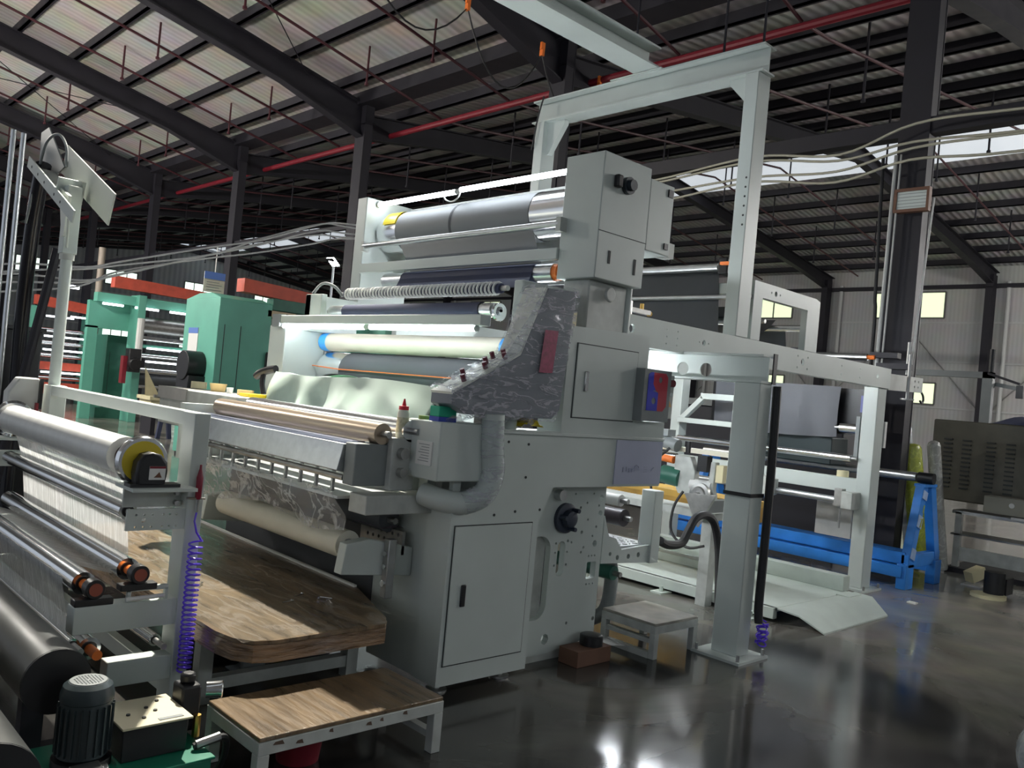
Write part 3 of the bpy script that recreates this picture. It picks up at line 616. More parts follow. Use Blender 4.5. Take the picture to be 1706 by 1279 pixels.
part('front_cover_sheet', MB().box(2.96, 2.98, 4.15, 6.1, .1, 1.05), FABRIC, mc)
part('front_tie_beam', MB().box(2.90, 3.0, 3.8, 6.1, 1.06, 1.22), WHITE, mc)
part('far_head_plate', MB().box(2.4, 3.3, 5.72, 5.80, 1.0, 1.38), WHITE, mc)
# lower unwind roll on arms
lw = roller('white_paper_roll', (2.62, 3.93, .745), (2.62, 5.42, .745), .078, mat('cream_paper_roll', (.70, .68, .58), .45, var=.05), mc, .035, .12, GREY)
part('roll_arm', MB().prism([(2.50, .62), (2.96, .58), (2.96, .74), (2.66, .80), (2.52, .78)], 'y', 3.79, 3.86), WHITE, mc, bevel=.004)
part('roll_arm', MB().prism([(2.50, .62), (2.96, .58), (2.96, .74), (2.66, .80), (2.52, .78)], 'y', 5.5, 5.56), WHITE, mc, bevel=.004)
ch = part('arm_channel', MB().box(2.76, 2.81, 3.74, 3.79, .48, .80), STEEL, mc, bevel=.004)
part('clamp_bolt', MB().cyl((2.75, 3.765, .72), (2.77, 3.765, .72), .014, 8).cyl((2.75, 3.765, .65), (2.77, 3.765, .65), .014, 8).cyl((2.75, 3.765, .56), (2.77, 3.765, .56), .018, 8), CHROME, ch)
roller('guide_roller', (2.86, 3.90, .88), (2.86, 5.6, .88), .07, FABRIC, mc)
hs = [circ(3.83+.055*i+.02*(j % 2), .725+.04*j, .011, 6) for i in range(6) for j in range(3)]
plate('perforated_bracket', [(3.79, .70), (4.20, .70), (4.20, .83), (3.79, .83)], hs, 'x', 2.88, 2.90, STEEL, mc)
part('rag', MB().grid(lambda u, v: (2.80+.15*v, 3.88+.32*u, .835+.05*math.sin(math.pi*u)*math.sin(math.pi*v)*(1+.5*math.sin(17*u)*math.cos(11*v))), 16, 8), mat('dark_rag', (.10, .08, .10), .9, var=.4, vscale=20), mc)
def hang(u, v):
    y = 3.82+1.9*u
    return (2.42+.10*v+.02*math.sin(13*u+3*v)+.012*math.sin(31*u-7*v), y, 1.06-.26*v-.03*math.sin(9*u)*v+.05*v*(1-u))
fs = solo('clear_drip_sheet', MB().grid(hang, 44, 12), FILM, 'crinkled clear plastic sheet hanging below the gold coating roller', 'plastic sheet')
# far motor cover with clutter
fc = part('far_motor_cover', MB().prism([(5.60, 1.16), (6.95, 1.16), (6.95, 1.38), (6.80, 1.45), (5.60, 1.45)], 'x', 2.70, 3.15), WHITE2, mc, bevel=.008)
part('cover_film', MB().box(2.69, 2.86, 6.42, 6.97, 1.36, 1.453), mat('dusty_film', (.40, .39, .37), .5, var=.2), fc)
# ---------------------------------------------------------------- delivery frame behind the coating machine
df = thing('delivery_frame', 'long white rail frame with rollers running back from the coating machine', 'machine frame', (7, 4.8, 0))
RY = 3.65
rh = [circ(4.55, 2.17, .03, 12)] + [circ(x, z, .007, 6) for x in (4.95, 5.08) for z in (2.11, 2.16, 2.21)] + [circ(5.42, 2.165, .022, 10), circ(5.36, 2.165, .007, 6), circ(5.48, 2.165, .007, 6),
      circ(6.95, 2.165, .03, 10), circ(6.86, 2.21, .01, 6), circ(7.04, 2.21, .01, 6), circ(6.86, 2.11, .01, 6), circ(7.04, 2.11, .01, 6), circ(7.7, 2.2, .01, 6), circ(7.7, 2.12, .01, 6), circ(8.1, 2.2, .01, 6), circ(8.1, 2.12, .01, 6), circ(8.5, 2.165, .025, 10)]
plate('side_rail', [(4.38, 2.07), (8.82, 2.07), (8.82, 2.255), (4.38, 2.255)], rh, 'y', RY, RY+.02, WHITE, df)
part('rail_flange', MB().box(4.38, 8.82, RY, RY+.09, 2.255, 2.265).box(4.38, 8.82, RY, RY+.09, 2.06, 2.07), WHITE, df)
part('side_rail', MB().box(4.38, 8.82, 6.13, 6.2, 2.07, 2.26), WHITE, df)
plate('rail_end', [(8.83, 2.05), (9.72, 2.08), (9.72, 2.24), (8.83, 2.22)], [circ(9.5, 2.19, .014, 6), circ(9.6, 2.19, .014, 6), circ(9.5, 2.13, .014, 6), circ(9.6, 2.13, .014, 6)], 'y', RY+.02, RY+.06, WHITE2, df)
part('hook', MB().tube([(9.72, 3.68, 2.09), (9.78, 3.68, 2.05), (9.80, 3.68, 2.0), (9.76, 3.68, 1.97), (9.71, 3.68, 1.99)], .012, 6, 4), RUBBER, df)
part('jack_screw', MB().cyl((9.15, 3.6, 1.98), (9.15, 3.6, 2.45), .018, 8).cyl((9.15, 3.6, 1.97), (9.15, 3.6, 1.985), .07, 14), STEEL, df)
def post(x0, x1, y0, y1, z0, z1, name='post', m=WHITE, par=None, pl=.10):
    o = part(name, MB().box(x0, x1, y0, y1, z0+.018, z1), m, par or df, bevel=.006)
    part('base_plate', MB().box(x0-pl, x1+pl, y0-pl*.8, y1+pl*.8, z0, z0+.018), m, o)
    for x in (x0-pl*.75, x1+pl*.75):
        for y in (y0-pl*.55, y1+pl*.55):
            part('anchor_bolt', MB().cyl((x, y, z0+.018), (x, y, z0+.06), .012, 6), STEEL, o)
    return o
post(8.60, 8.80, 3.67, 3.82, 0, 2.06)
post(8.60, 8.76, 6.04, 6.17, 0, 2.06)
part('cross_beam', MB().box(8.62, 8.74, 3.82, 6.04, .96, 1.11), WHITE, df, bevel=.005)
part('cross_beam', MB().box(8.55, 8.63, 5.0, 6.04, 1.50, 1.56), WHITE, df, bevel=.005)
part('slant_arm', MB().beam((8.6, 6.0, 1.55), (8.6, 5.72, 1.82), .08, .06), WHITE, df, bevel=.005)
part('slant_arm', MB().box(8.56, 8.64, 5.3, 5.75, 1.80, 1.87), WHITE, df, bevel=.005)
roller('guide_roller', (8.58, 3.88, 1.315), (8.58, 6.02, 1.315), .036, CHROME, df)
roller('air_shaft', (8.48, 3.92, .88), (8.48, 5.9, .88), .033, ALU, df)
part('chuck_bracket', MB().box(8.42, 8.62, 3.76, 3.88, .80, .98), WHITE2, df, bevel=.01)
part('chuck_clamp', MB().box(8.44, 8.52, 3.88, 3.96, .82, 1.0).cyl((8.47, 3.9, .8), (8.47, 3.9, .6), .012, 8), STEEL, df)
part('chuck_bracket', MB().prism([(4.62, .84), (4.72, .78), (4.8, .92), (4.74, 1.04), (4.62, 1.0)], 'x', 8.3, 8.5), WHITE2, df)
roller('guide_roller', (8.75, 3.9, 1.62), (8.75, 4.1, 1.62), .05, CHROME, df)
part('bearing_plate', MB().prism([(3.84, 1.3), (3.84, 1.75), (3.88, 1.75), (3.88, 1.3)], 'x', 8.62, 8.9), GREY, df)
for y0_, y1_ in ((4.15, 4.95), (5.0, 5.8)):  # hidden tubes added behind the rail to brighten the far post
    t_ = part('led_tube', MB().cyl((7.4, y0_, 2.20), (7.4, y1_, 2.20), .02, 10), mat('added_hidden_tube_lit', (1, 1, 1)), df)
    part('added_tube_holder', MB().box(7.37, 7.43, y0_, y1_, 2.225, 2.245), WHITE2, t_)
part('added_tube_bar', MB().box(7.38, 7.42, 3.67, 6.13, 2.245, 2.255), WHITE2, df)
def drape(u, v):
    y = 5.78-1.56*u; z = 2.06-.55*v-.03*math.sin(3.2*u)*v
    return (8.92+.03*math.sin(7*u+2*v)-.04*math.sin(3*v)*(1 if u > .7 else .4)+.018*math.sin(25*u)*(.3+v), y, z)
part('hanging_web', MB().grid(drape, 40, 14), mat('slate_web', (.13, .135, .15), .75, var=.12, vscale=3), df)
part('web_return', MB().box(9.05, 9.08, 4.0, 5.9, 1.55, 2.05), BLACK, df)
part('label_strip', MB().box(9.0, 9.02, 3.86, 4.02, 1.80, 1.98), mat('blue_print', (.12, .13, .35), .5), df)
part('control_rack', MB().box(9.0, 9.4, 4.3, 5.5, 1.20, 1.50), mat('blackish_teal', (.012, .025, .028), .5), df, bevel=.01)
part('side_clip', MB().box(8.81, 8.86, 3.66, 3.70, 1.45, 1.72), PAPER, df)
part('splash_panel', MB().box(8.98, 9.0, 4.0, 4.4, .44, .80), mat('grey_panel', (.42, .42, .41), .5, var=.15), df)
yt = thing('tape_roll', 'cream tape roll standing on the delivery frame cross beam', 'tape', (8.68, 4.0, 1.11))
part('winding', MB().lathe((8.68, 4.0, 1.11), (0, 0, 1), [(0, .06), (.065, .06), (.065, .036), (.03, .035), (.001, .036)], 24), CREAM, yt)
part('core', MB().cyl((8.68, 4.0, 1.112), (8.68, 4.0, 1.17), .036, 20, caps=False), PAPER, yt)
# outrigger portal beside the step stool
pt = thing('outrigger_portal', 'white square column and perforated cross beam beside the step stool', 'steel frame', (5.25, 3.1, 0))
cl = post(5.18, 5.335, 3.01, 3.21, 0, 1.88, 'column', par=pt, pl=.11)
part('cable_strap', MB().box(5.172, 5.343, 3.002, 3.218, 1.10, 1.125), BLACK, cl)
hs = [circ(3.70, 1.955, .05, 18), circ(3.50, 1.955, .05, 18)]
plate('beam_web', [(3.0, 1.895), (6.3, 1.895), (6.3, 2.06), (3.0, 2.06)], hs, 'x', 5.25, 5.262, WHITE, pt)
part('beam_flange', MB().box(5.17, 5.345, 3.0, 6.3, 1.88, 1.895), WHITE, pt)
part('beam_flange', MB().box(5.17, 5.345, 3.0, 6.3, 2.06, 2.075), WHITE, pt)
part('end_plate', MB().box(5.30, 5.345, 2.99, 3.0, 1.88, 2.09), BLACK, pt)
post(5.18, 5.335, 6.08, 6.28, 0, 1.88, 'column', par=pt)
cb = solo('cable_bundle', MB().tube([(5.37, 2.99, 1.87), (5.37, 2.98, 1.3), (5.37, 2.98, .7), (5.365, 2.98, .35), (5.37, 2.97, .24)], .03, 10, 5), RUBBER, 'thick black cable bundle hanging down the white square column', 'cable')
coil = []
for i in range(120):
    a = i*.55; coil.append((5.40+.045*math.cos(a)+.015*math.sin(i*.31), 2.955+.03*math.sin(a), .24-.0012*i+.02*math.sin(a*.7)))
solo('hose_coil', MB().tube(coil, .006, 5), PURPLE, 'tangled purple air hose at the foot of the white square column', 'hose')
hose = solo('cable_arch', MB().tube([(5.05, 3.62, .70), (5.18, 3.64, .66), (5.36, 3.65, .66), (5.44, 3.65, .75), (5.52, 3.65, .84), (5.65, 3.65, .86), (5.76, 3.64, .80), (5.82, 3.62, .62), (5.80, 3.58, .40), (5.72, 3.5, .1), (5.6, 3.4, .035)], .032, 10, 6), RUBBER, 'thick black conduit arching out of the machine to the floor', 'cable')
# overhead gantry
ga = thing('overhead_gantry', 'tall white steel gantry standing on the delivery rails', 'gantry', (5.95, 4.85, 2.27))
GZ = 2.268
part('post', MB().box(5.84, 6.02, 3.65, 3.77, GZ, 4.37), WHITE, ga, bevel=.005)
part('post', MB().box(5.84, 6.02, 6.02, 6.14, GZ, 4.37), WHITE, ga, bevel=.005)
part('top_beam', MB().box(5.925, 5.935, 3.62, 6.2, 4.385, 4.58).box(5.84, 6.02, 3.62, 6.2, 4.37, 4.385).box(5.84, 6.02, 3.62, 6.2, 4.58, 4.595), WHITE, ga)
part('gusset', MB().prism([(3.77, 4.37), (3.77, 4.17), (3.80, 4.17), (3.95, 4.33), (3.95, 4.37)], 'x', 5.90, 5.96), WHITE, ga)
part('gusset', MB().prism([(6.02, 4.37), (6.02, 4.05), (5.99, 4.05), (5.80, 4.33), (5.80, 4.37)], 'x', 5.90, 5.96), WHITE, ga)
for k in range(6): part('bolt_hole', MB().cyl((5.838, 3.68, 3.15+.075*k), (5.842, 3.68, 3.15+.075*k), .009, 8), SEAM, ga)
part('splice_plate', MB().box(5.83, 5.925, 4.62, 5.20, 4.597, 4.611), WHITE, ga, bevel=.004)
ib = part('runway_beam', MB().box(2.6, 5.86, 4.79, 4.803, 4.63, 4.78).box(2.6, 5.86, 4.66, 4.93, 4.612, 4.628).box(2.6, 5.86, 4.66, 4.93, 4.78, 4.795), WHITE, ga)
part('hanger_rod', MB().cyl((5.92, 4.05, 4.596), (5.92, 4.05, 8.6), .011, 6), DARKSTEEL, ga)
part('hanger_rod', MB().cyl((5.92, 5.0, 4.636), (5.92, 5.0, 8.6), .011, 6), DARKSTEEL, ga)
part('hanger_rod', MB().cyl((5.98, 3.72, 4.596), (5.98, 3.72, 8.6), .011, 6), DARKSTEEL, ga)
part('black_wire', MB().tube([(5.83, 6.05, 4.62), (5.82, 6.1, 4.4), (5.82, 6.13, 4.2), (5.83, 6.16, 4.1)], .008, 5, 4), RUBBER, ga)
# accumulator portal over the rails
ac = thing('accumulator_portal', 'white roller portal on the rails carrying loops of dark web', 'machine frame', (6.6, 4.8, 2.27))
plate('side_frame', [(6.06, GZ), (6.2, GZ), (6.2, 2.62), (6.96, 2.62), (6.96, GZ), (7.18, GZ), (7.18, 2.72), (7.1, 2.74), (6.06, 2.745)], [circ(6.4, 2.68, .022, 10), circ(6.33, 2.68, .009, 6), circ(6.47, 2.68, .009, 6)], 'y', 3.65, 3.71, WHITE, ac)
plate('side_frame', [(6.06, GZ), (6.2, GZ), (6.2, 2.62), (6.96, 2.62), (6.96, GZ), (7.18, GZ), (7.18, 2.72), (7.1, 2.74), (6.06, 2.745)], [], 'y', 6.08, 6.14, WHITE, ac)
part('cross_tube', MB().box(6.06, 6.16, 3.71, 6.08, 2.64, 2.73), WHITE, ac, bevel=.005)
roller('guide_roller', (6.0, 3.96, 2.85), (6.0, 5.9, 2.85), .035, ALU, ac)
part('bearing_block', MB().box(5.93, 6.07, 3.84, 3.93, 2.78, 2.92), BLACK, ac, bevel=.012)
part('orange_lever', MB().beam((5.90, 3.88, 2.86), (5.88, 3.72, 2.855), .03, .025), ORANGE, ac)
part('bearing_block', MB().box(5.93, 6.07, 5.9, 5.98, 2.78, 2.92), BLACK, ac, bevel=.012)
roller('guide_roller', (6.05, 3.72, 2.61), (6.05, 6.05, 2.61), .022, ALU, ac)
roller('guide_roller', (7.04, 3.73, 2.47), (7.04, 6.05, 2.47), .03, ALU, ac)
roller('guide_roller', (6.3, 3.73, 2.44), (6.3, 6.05, 2.44), .03, ALU, ac)
def loop(u, v):
    t = u*2-1
    return (6.2+.85*u, 4.0+1.9*v, 2.55-.16*(1-t*t)-.03*math.sin(3*u))
part('web_loop', MB().grid(loop, 16, 2), FABRIC, ac)
part('web_drop', MB().add([(6.03, 3.98, 2.84), (6.03, 5.88, 2.84), (6.1, 5.88, 2.32), (6.1, 3.98, 2.32)], [(0, 1, 2, 3)]), FABRIC, ac)
part('web_drop', MB().add([(7.06, 3.9, 2.44), (7.06, 5.9, 2.44), (7.1, 5.9, 2.28), (7.1, 3.9, 2.28)], [(0, 1, 2, 3)]), FABRIC, ac)
# air preparation bits on top of the machine's rail
av = thing('air_valve_set', 'brass and steel air regulator with blue hose on the rail', 'valve', (4.62, 3.72, 2.266))
part('regulator', MB().cyl((4.55, 3.7, 2.266), (4.55, 3.7, 2.36), .03, 10).box(4.5, 4.78, 3.68, 3.72, 2.29, 2.32), STEEL, av)
part('brass_knob', MB().cyl((4.70, 3.7, 2.32), (4.70, 3.7, 2.36), .014, 8).cyl((4.78, 3.7, 2.30), (4.80, 3.7, 2.30), .02, 8), mat('brass', (.65, .42, .12), .3, 1), av)
part('blue_hose', MB().tube([(4.38, 3.68, 2.36), (4.45, 3.67, 2.39), (4.52, 3.68, 2.36), (4.55, 3.7, 2.34)], .012, 6, 4), SKYTAPE, av)
# ---------------------------------------------------------------- step stool, lift platform
def stool(name, x0, x1, y0, y1, z, top, label, leg=.045, topm=WHITE2, split=None):
    t = thing(name, label, 'step', ((x0+x1)/2, (y0+y1)/2, 0))
    part('top', MB().box(x0+.003, x1-.003, y0+.003, y1-.003, z-.018, z), topm, t, bevel=.004)
    part('apron', MB().box(x0, x1, y0, y0+leg*.8, z-.07, z-.018).box(x0, x1, y1-leg*.8, y1, z-.07, z-.018).box(x0, x0+leg*.8, y0+leg*.8, y1-leg*.8, z-.07, z-.018).box(x1-leg*.8, x1, y0+leg*.8, y1-leg*.8, z-.07, z-.018), WHITE2, t, bevel=.003)
    for x in (x0, x1-leg):
        for y in (y0, y1-leg): part('leg', MB().box(x, x+leg, y, y+leg, 0, z-.07), WHITE2, t, bevel=.003)
    return t
st = stool('step_stool', 4.63, 5.12, 3.29, 3.75, .235, None, 'low white metal step stool with scuffed top beside the tower plate', topm=mat('scuffed_plate', (.42, .40, .34), .35, var=.45, vscale=5))
part('stretcher', MB().box(4.63, 4.675, 3.335, 3.705, .0, .04), WHITE2, st)
part('stretcher', MB().box(4.63, 4.67, 3.335, 3.705, .10, .13), WHITE2, st)
lp = thing('lift_platform', 'low white loading platform with folded ramp on the dark floor', 'platform', (7.1, 4.4, 0))
PW = mat('pale_green_white_deck', (.60, .66, .60), .4, var=.08)
part('deck', MB().box(6.42, 7.8, 3.42, 5.6, .085, .12), PW, lp, bevel=.004)
part('side_beam', MB().box(7.72, 7.85, 3.46, 5.6, .12, .26), PW, lp, bevel=.006)
part('side_beam', MB().box(6.40, 6.46, 3.42, 5.6, .03, .12), PW, lp, bevel=.004)
part('side_beam', MB().box(7.15, 7.3, 4.5, 5.9, .12, .20), PW, lp, bevel=.006)
part('ramp', MB().add([(6.42, 3.40, .125), (7.84, 3.40, .125), (7.80, 3.22, .125), (7.72, 3.04, .012), (6.48, 3.02, .012), (6.44, 3.22, .105),
                       (6.42, 3.40, .113), (7.84, 3.40, .113), (7.80, 3.22, .113), (7.72, 3.04, .0), (6.48, 3.02, .0), (6.44, 3.22, .093)],
                      [(0, 1, 2, 5), (5, 2, 3, 4), (6, 11, 8, 7), (11, 10, 9, 8), (0, 6, 7, 1), (1, 7, 8, 2), (2, 8, 9, 3), (3, 9, 10, 4), (4, 10, 11, 5), (5, 11, 6, 0)]), PW, lp)
for y in (3.6, 4.5, 5.4): part('foot', MB().cyl((6.36, y, .012), (6.36, y, .06), .018, 8).box(6.28, 6.44, y-.06, y+.06, 0, .014), PW, lp)
for y in (3.6, 4.5, 5.4): part('foot', MB().cyl((7.6, y, 0), (7.6, y, .086), .03, 8), PW, lp)
part('hinge_plate', MB().box(7.5, 7.75, 3.30, 3.42, .121, .133), PW, lp)
bxm = mat('brown_carton', (.16, .08, .05), .7, var=.2)
bx = thing('parts_carton', 'small open brown carton on the floor below the tower plate', 'box', (4.3, 3.55, 0))
part('carton', MB().box(4.03, 4.35, 3.42, 3.58, 0, .10), bxm, bx, bevel=.003)
part('flap', MB().add([(4.35, 3.42, .10), (4.35, 3.58, .10), (4.52, 3.6, .075), (4.52, 3.44, .07)], [(0, 1, 2, 3)]), PAPER, bx)
solo('black_can', MB().lathe((4.24, 3.50, .10), (0, 0, 1), [(0, .075), (.06, .075), (.065, .07), (.067, .06), (.067, 0)], 20), BLACK, 'short black can standing in the brown carton', 'can')
# rewind head seen between the column and the machine
rw = thing('rewind_head', 'cluttered rewind head with motor, cheek plates and chuck behind the column', 'machine', (6.3, 4.3, 0))
part('base_frame', MB().box(6.25, 6.6, 3.95, 5.9, .74, .80).box(6.3, 6.4, 4.0, 4.1, 0, .74).box(6.3, 6.4, 5.6, 5.7, 0, .74), WHITE2, rw)
part('top_beam', MB().box(6.5, 6.62, 3.9, 6.0, 1.27, 1.31), mat('cream_beam', (.78, .74, .6), .4), rw)
part('cheek_plate', MB().prism([(4.30, .90), (4.46, .90), (4.52, 1.0), (4.52, 1.24), (4.36, 1.24), (4.30, 1.12)], 'x', 6.42, 6.5), WHITE2, rw, bevel=.006)
part('cheek_plate', MB().prism([(4.06, .84), (4.16, .9), (4.14, 1.22), (4.09, 1.22), (4.10, .98)], 'x', 6.42, 6.48), WHITE2, rw, bevel=.006)
part('disc', MB().lathe((6.38, 4.19, .93), (-1, 0, 0), [(0, .10), (.03, .10), (.035, .07), (.05, .06), (.05, .03), (.09, .025)], 20), STEEL, rw)
part('paper_core', MB().cyl((6.45, 4.12, 1.0), (6.45, 4.34, 1.0), .05, 14), PAPER, rw)
part('drive_motor', MB().cyl((6.42, 4.70, 1.36), (6.42, 4.50, 1.32), .06, 14).box(6.36, 6.48, 4.58, 4.68, 1.40, 1.46), GREY, rw)
part('orange_drum', MB().cyl((6.42, 4.66, 1.20), (6.42, 4.53, 1.19), .035, 12), ORANGE, rw)
part('green_motor', MB().cyl((6.46, 4.66, 1.05), (6.46, 4.46, 1.03), .085, 14), DKGREEN, rw)
part('side_box', MB().box(6.4, 6.5, 4.0, 4.07, 1.05, 1.2), CREAM, rw)
part('guide_roller', MB().cyl((6.5, 4.56, 1.22), (6.5, 5.9, 1.22), .03, 12), CHROME, rw)
part('tripod_plate', MB().prism([(3.80, .98), (4.10, .96), (3.95, .70)], 'x', 6.0, 6.03), STEEL, rw)
part('bracket', MB().box(6.03, 6.42, 3.9, 3.98, .82, .92), GREY, rw)
part('cable', MB().tube([(6.2, 4.25, .95), (6.15, 4.3, .8), (6.12, 4.28, .6), (6.1, 4.1, .5), (6.05, 3.9, .55)], .012, 6, 5), RUBBER, rw)
part('cable', MB().tube([(6.3, 4.5, 1.3), (6.25, 4.62, 1.15), (6.28, 4.66, .95), (6.3, 4.6, .8)], .012, 6, 5), RUBBER, rw)
part('valve', MB().cyl((6.5, 4.44, 1.27), (6.5, 4.44, 1.37), .025, 8).box(6.45, 6.53, 4.2, 4.3, 1.12, 1.26), BLACK, rw)
wt = thing('work_table', 'long table with a yellow plywood edge behind the rewind head', 'table', (7.3, 4.9, 0))
part('table_top', MB().box(6.95, 7.35, 4.1, 6.2, .80, .86), mat('yellow_plywood', (.62, .38, .08), .5, var=.15), wt)
part('apron', MB().box(6.96, 7.34, 4.11, 6.19, .66, .80), mat('yellow_apron', (.48, .28, .06), .5, var=.25), wt)
for x in (7.0, 7.25):
    for y, zf in ((4.15, .121), (6.05, 0)): part('leg', MB().box(x, x+.08, y, y+.08, zf, .66), WHITE2, wt)
# blue cradle
bs = thing('blue_cradle', 'bright blue steel A-frame cradle with long base beams', 'stand', (9.5, 4.5, 0))
part('base_beam', MB().box(9.2, 9.36, 3.5, 6.4, .26, .38), BLUE, bs, bevel=.006)
part('base_beam', MB().box(9.14, 9.30, 3.5, 6.4, .12, .24), BLUE, bs, bevel=.006)
part('base_beam', MB().box(9.95, 10.08, 3.5, 6.4, .12, .30), BLUE, bs, bevel=.006)
part('foot', MB().box(9.16, 9.36, 3.46, 3.56, 0, .26), BLUE, bs, bevel=.006)
part('foot', MB().box(9.9, 10.08, 3.44, 3.54, 0, .26), BLUE, bs, bevel=.006)
part('cross_sill', MB().box(9.2, 10.06, 3.46, 3.54, .22, .36), BLUE, bs, bevel=.006)
la = part('leg', MB().beam((9.26, 3.5, .30), (9.50, 3.5, 1.08), .09, .12, (1, 0, 0)), BLUE, bs, bevel=.005)
part('leg', MB().beam((9.98, 3.5, .30), (9.70, 3.5, 1.08), .09, .13, (1, 0, 0)), BLUE, bs, bevel=.005)
part('cap_plate', MB().box(9.44, 9.76, 3.44, 3.56, 1.07, 1.10), BLUE, bs)
part('bearing', MB().cyl((9.6, 3.42, 1.16), (9.6, 3.58, 1.16), .06, 14), BLACK, bs)
part('leg', MB().beam((9.26, 6.2, .30), (9.52, 6.2, 1.08), .09, .12, (1, 0, 0)), BLUE, bs)
part('leg', MB().beam((9.98, 6.2, .30), (9.68, 6.2, 1.08), .09, .13, (1, 0, 0)), BLUE, bs)
part('spindle', MB().cyl((9.6, 3.6, 1.16), (9.6, 6.3, 1.16), .05, 14), ALU, bs)
tp = MB()
d = (Vector((9.50, 0, 1.08))-Vector((9.26, 0, .30))).normalized(); LT = mat('pale_blue_tape', (.35, .48, .72), .5, var=.15)
for t0, t1 in ((.02, .16), (.44, .6), (.82, .93)):
    part('tape_patch', MB().beam(Vector((9.26, 3.449, .30))+d*.816*t0, Vector((9.26, 3.449, .30))+d*.816*t1, .006, .118, (1, 0, 0)), LT, la)
YD = mat('yellow_paint_digit', (.75, .70, .08), .5)
def stroke(mb, p, q, y=3.443):
    mb.beam((p[0], y, p[1]), (q[0], y, q[1]), .003, .012, (0, 1, 0))
d1 = MB(); stroke(d1, (9.435, .80), (9.455, .88)); part('digit', d1, YD, la)
d2 = MB(); stroke(d2, (9.365, .735), (9.425, .74)); stroke(d2, (9.425, .74), (9.375, .65)); stroke(d2, (9.375, .65), (9.40, .655)); part('digit', d2, YD, la)
rolls = []
def leanroll(p, q, r, m, label):
    d = (Vector(q)-Vector(p)).normalized(); L = (Vector(q)-Vector(p)).length
    o = solo('wrapped_roll', MB().lathe(p, d, [(0, r*.9), (.02, r), (L-.06, r), (L-.02, r*.8), (L, r*.35)], 16), m, label, 'fabric roll', group='rolls leaning by the dark column')
leanroll((10.75, 3.90, .02), (10.54, 4.05, 1.50), .11, mat_film('yellow_film_roll', (.55, .62, .06), .95, .25, 8), 'fabric roll wrapped in shiny yellow film leaning on the dark column')
leanroll((11.0, 3.75, .02), (10.76, 3.88, 1.56), .075, mat_film('white_film_roll', (.5, .5, .47), .95, .25, 8), 'slim roll wrapped in dull white film leaning beside the yellow roll')
leanroll((10.98, 4.08, .02), (10.78, 4.26, 1.74), .09, mat('silver_blue_wrap', (.40, .44, .48), .35, var=.3, vscale=12), 'silvery blue wrapped roll standing behind the yellow roll')
# ---------------------------------------------------------------- film unwind stand in front
us = thing('unwind_stand', 'white film unwind stand with a clear film roll and chrome rollers', 'machine frame', (1.6, 5.0, 0))
part('post', MB().box(1.66, 1.735, 3.83, 3.97, 0, 1.425), WHITE, us, bevel=.004)
part('post', MB().box(1.66, 1.76, 6.10, 6.26, 0, 1.425), WHITE, us, bevel=.004)
part('top_rail', MB().box(1.665, 1.73, 3.97, 6.10, 1.36, 1.425), WHITE, us, bevel=.004)
part('tie_bar', MB().box(1.62, 1.66, 3.97, 6.10, .965, 1.0), WHITE, us, bevel=.004)
part('tie_bar', MB().box(1.67, 1.72, 3.97, 6.10, .10, .18), WHITE, us, bevel=.004)
for z0, z1, x0 in ((.89, .985, 1.40), (.45, .57, 1.22), (.20, .31, 1.38)):
    for y in (3.84, 6.12):
        if z0 > .8 and y < 5:
            hh = [circ(1.44+.035*i, .905+.055*j, .006, 6) for i in range(3) for j in range(2)] + [circ(1.56+.03*i, .905+.055*j, .006, 6) for i in range(3) for j in range(2)] + [circ(1.475, .935, .012, 8)]
            plate('bearing_arm', [(x0, z0), (1.66, z0), (1.66, z1), (x0, z1)], hh, 'y', y, y+.014, WHITE, us)
        else:
            part('bearing_arm', MB().box(x0, 1.665, y, y+.09, z0, z1), WHITE, us, bevel=.004)
part('sensor_frame', MB().box(1.44, 1.62, 3.85, 3.87, .615, .635).box(1.44, 1.455, 3.85, 3.87, .57, .62).box(1.605, 1.62, 3.85, 3.87, .57, .62), WHITE, us)
part('sensor_bar', MB().cyl((1.43, 3.84, .585), (1.60, 3.84, .59), .01, 8), PAPER, us)
part('shelf', MB().box(1.38, 1.665, 3.74, 3.96, 1.075, 1.09), WHITE, us)
part('shelf_web', MB().box(1.40, 1.66, 3.90, 3.915, .985, 1.075), WHITE2, us)
for z in (1.05, 1.005): part('shelf_bolt', MB().cyl((1.63, 3.895, z), (1.63, 3.87, z), .012, 6), STEEL, us)
part('shelf', MB().box(1.38, 1.665, 6.12, 6.3, 1.055, 1.07), WHITE, us)
FR = mat_film('film_roll_skin', (.62, .62, .60), .92, .16, 5, .35, (1, .25, 1))
r0 = part('film_roll', MB().cyl((1.44, 4.03, 1.20), (1.44, 5.98, 1.20), .088, 36), mat('wound_film', (.70, .71, .69), .34, var=.08, vscale=4, stretch=(1, 3, 1), coat=.15), us)
part('core', MB().cyl((1.44, 3.98, 1.20), (1.44, 6.03, 1.20), .052, 20), mat('dark_core', (.10, .06, .05), .5), r0)
part('air_shaft', MB().cyl((1.45, 3.80, 1.20), (1.45, 6.16, 1.20), .03, 16), CHROME, r0)
hw = part('brake_disc', MB().lathe((1.455, 3.90, 1.195), (0, -1, 0), [(0, .09), (0, .108), (.012, .114), (.028, .114), (.04, .106), (.04, .09)], 36), CHROME, us)
part('yellow_disc', MB().cyl((1.455, 3.875, 1.195), (1.455, 3.858, 1.195), .092, 32), mat('safety_yellow', (.72, .55, .03), .45), hw)
chk = part('safety_chuck', MB().prism([(1.41, 1.09), (1.53, 1.09), (1.54, 1.16), (1.535, 1.20), (1.505, 1.235), (1.465, 1.245), (1.43, 1.235), (1.405, 1.20), (1.40, 1.15)], 'y', 3.78, 3.856), BLACK, us, bevel=.012)
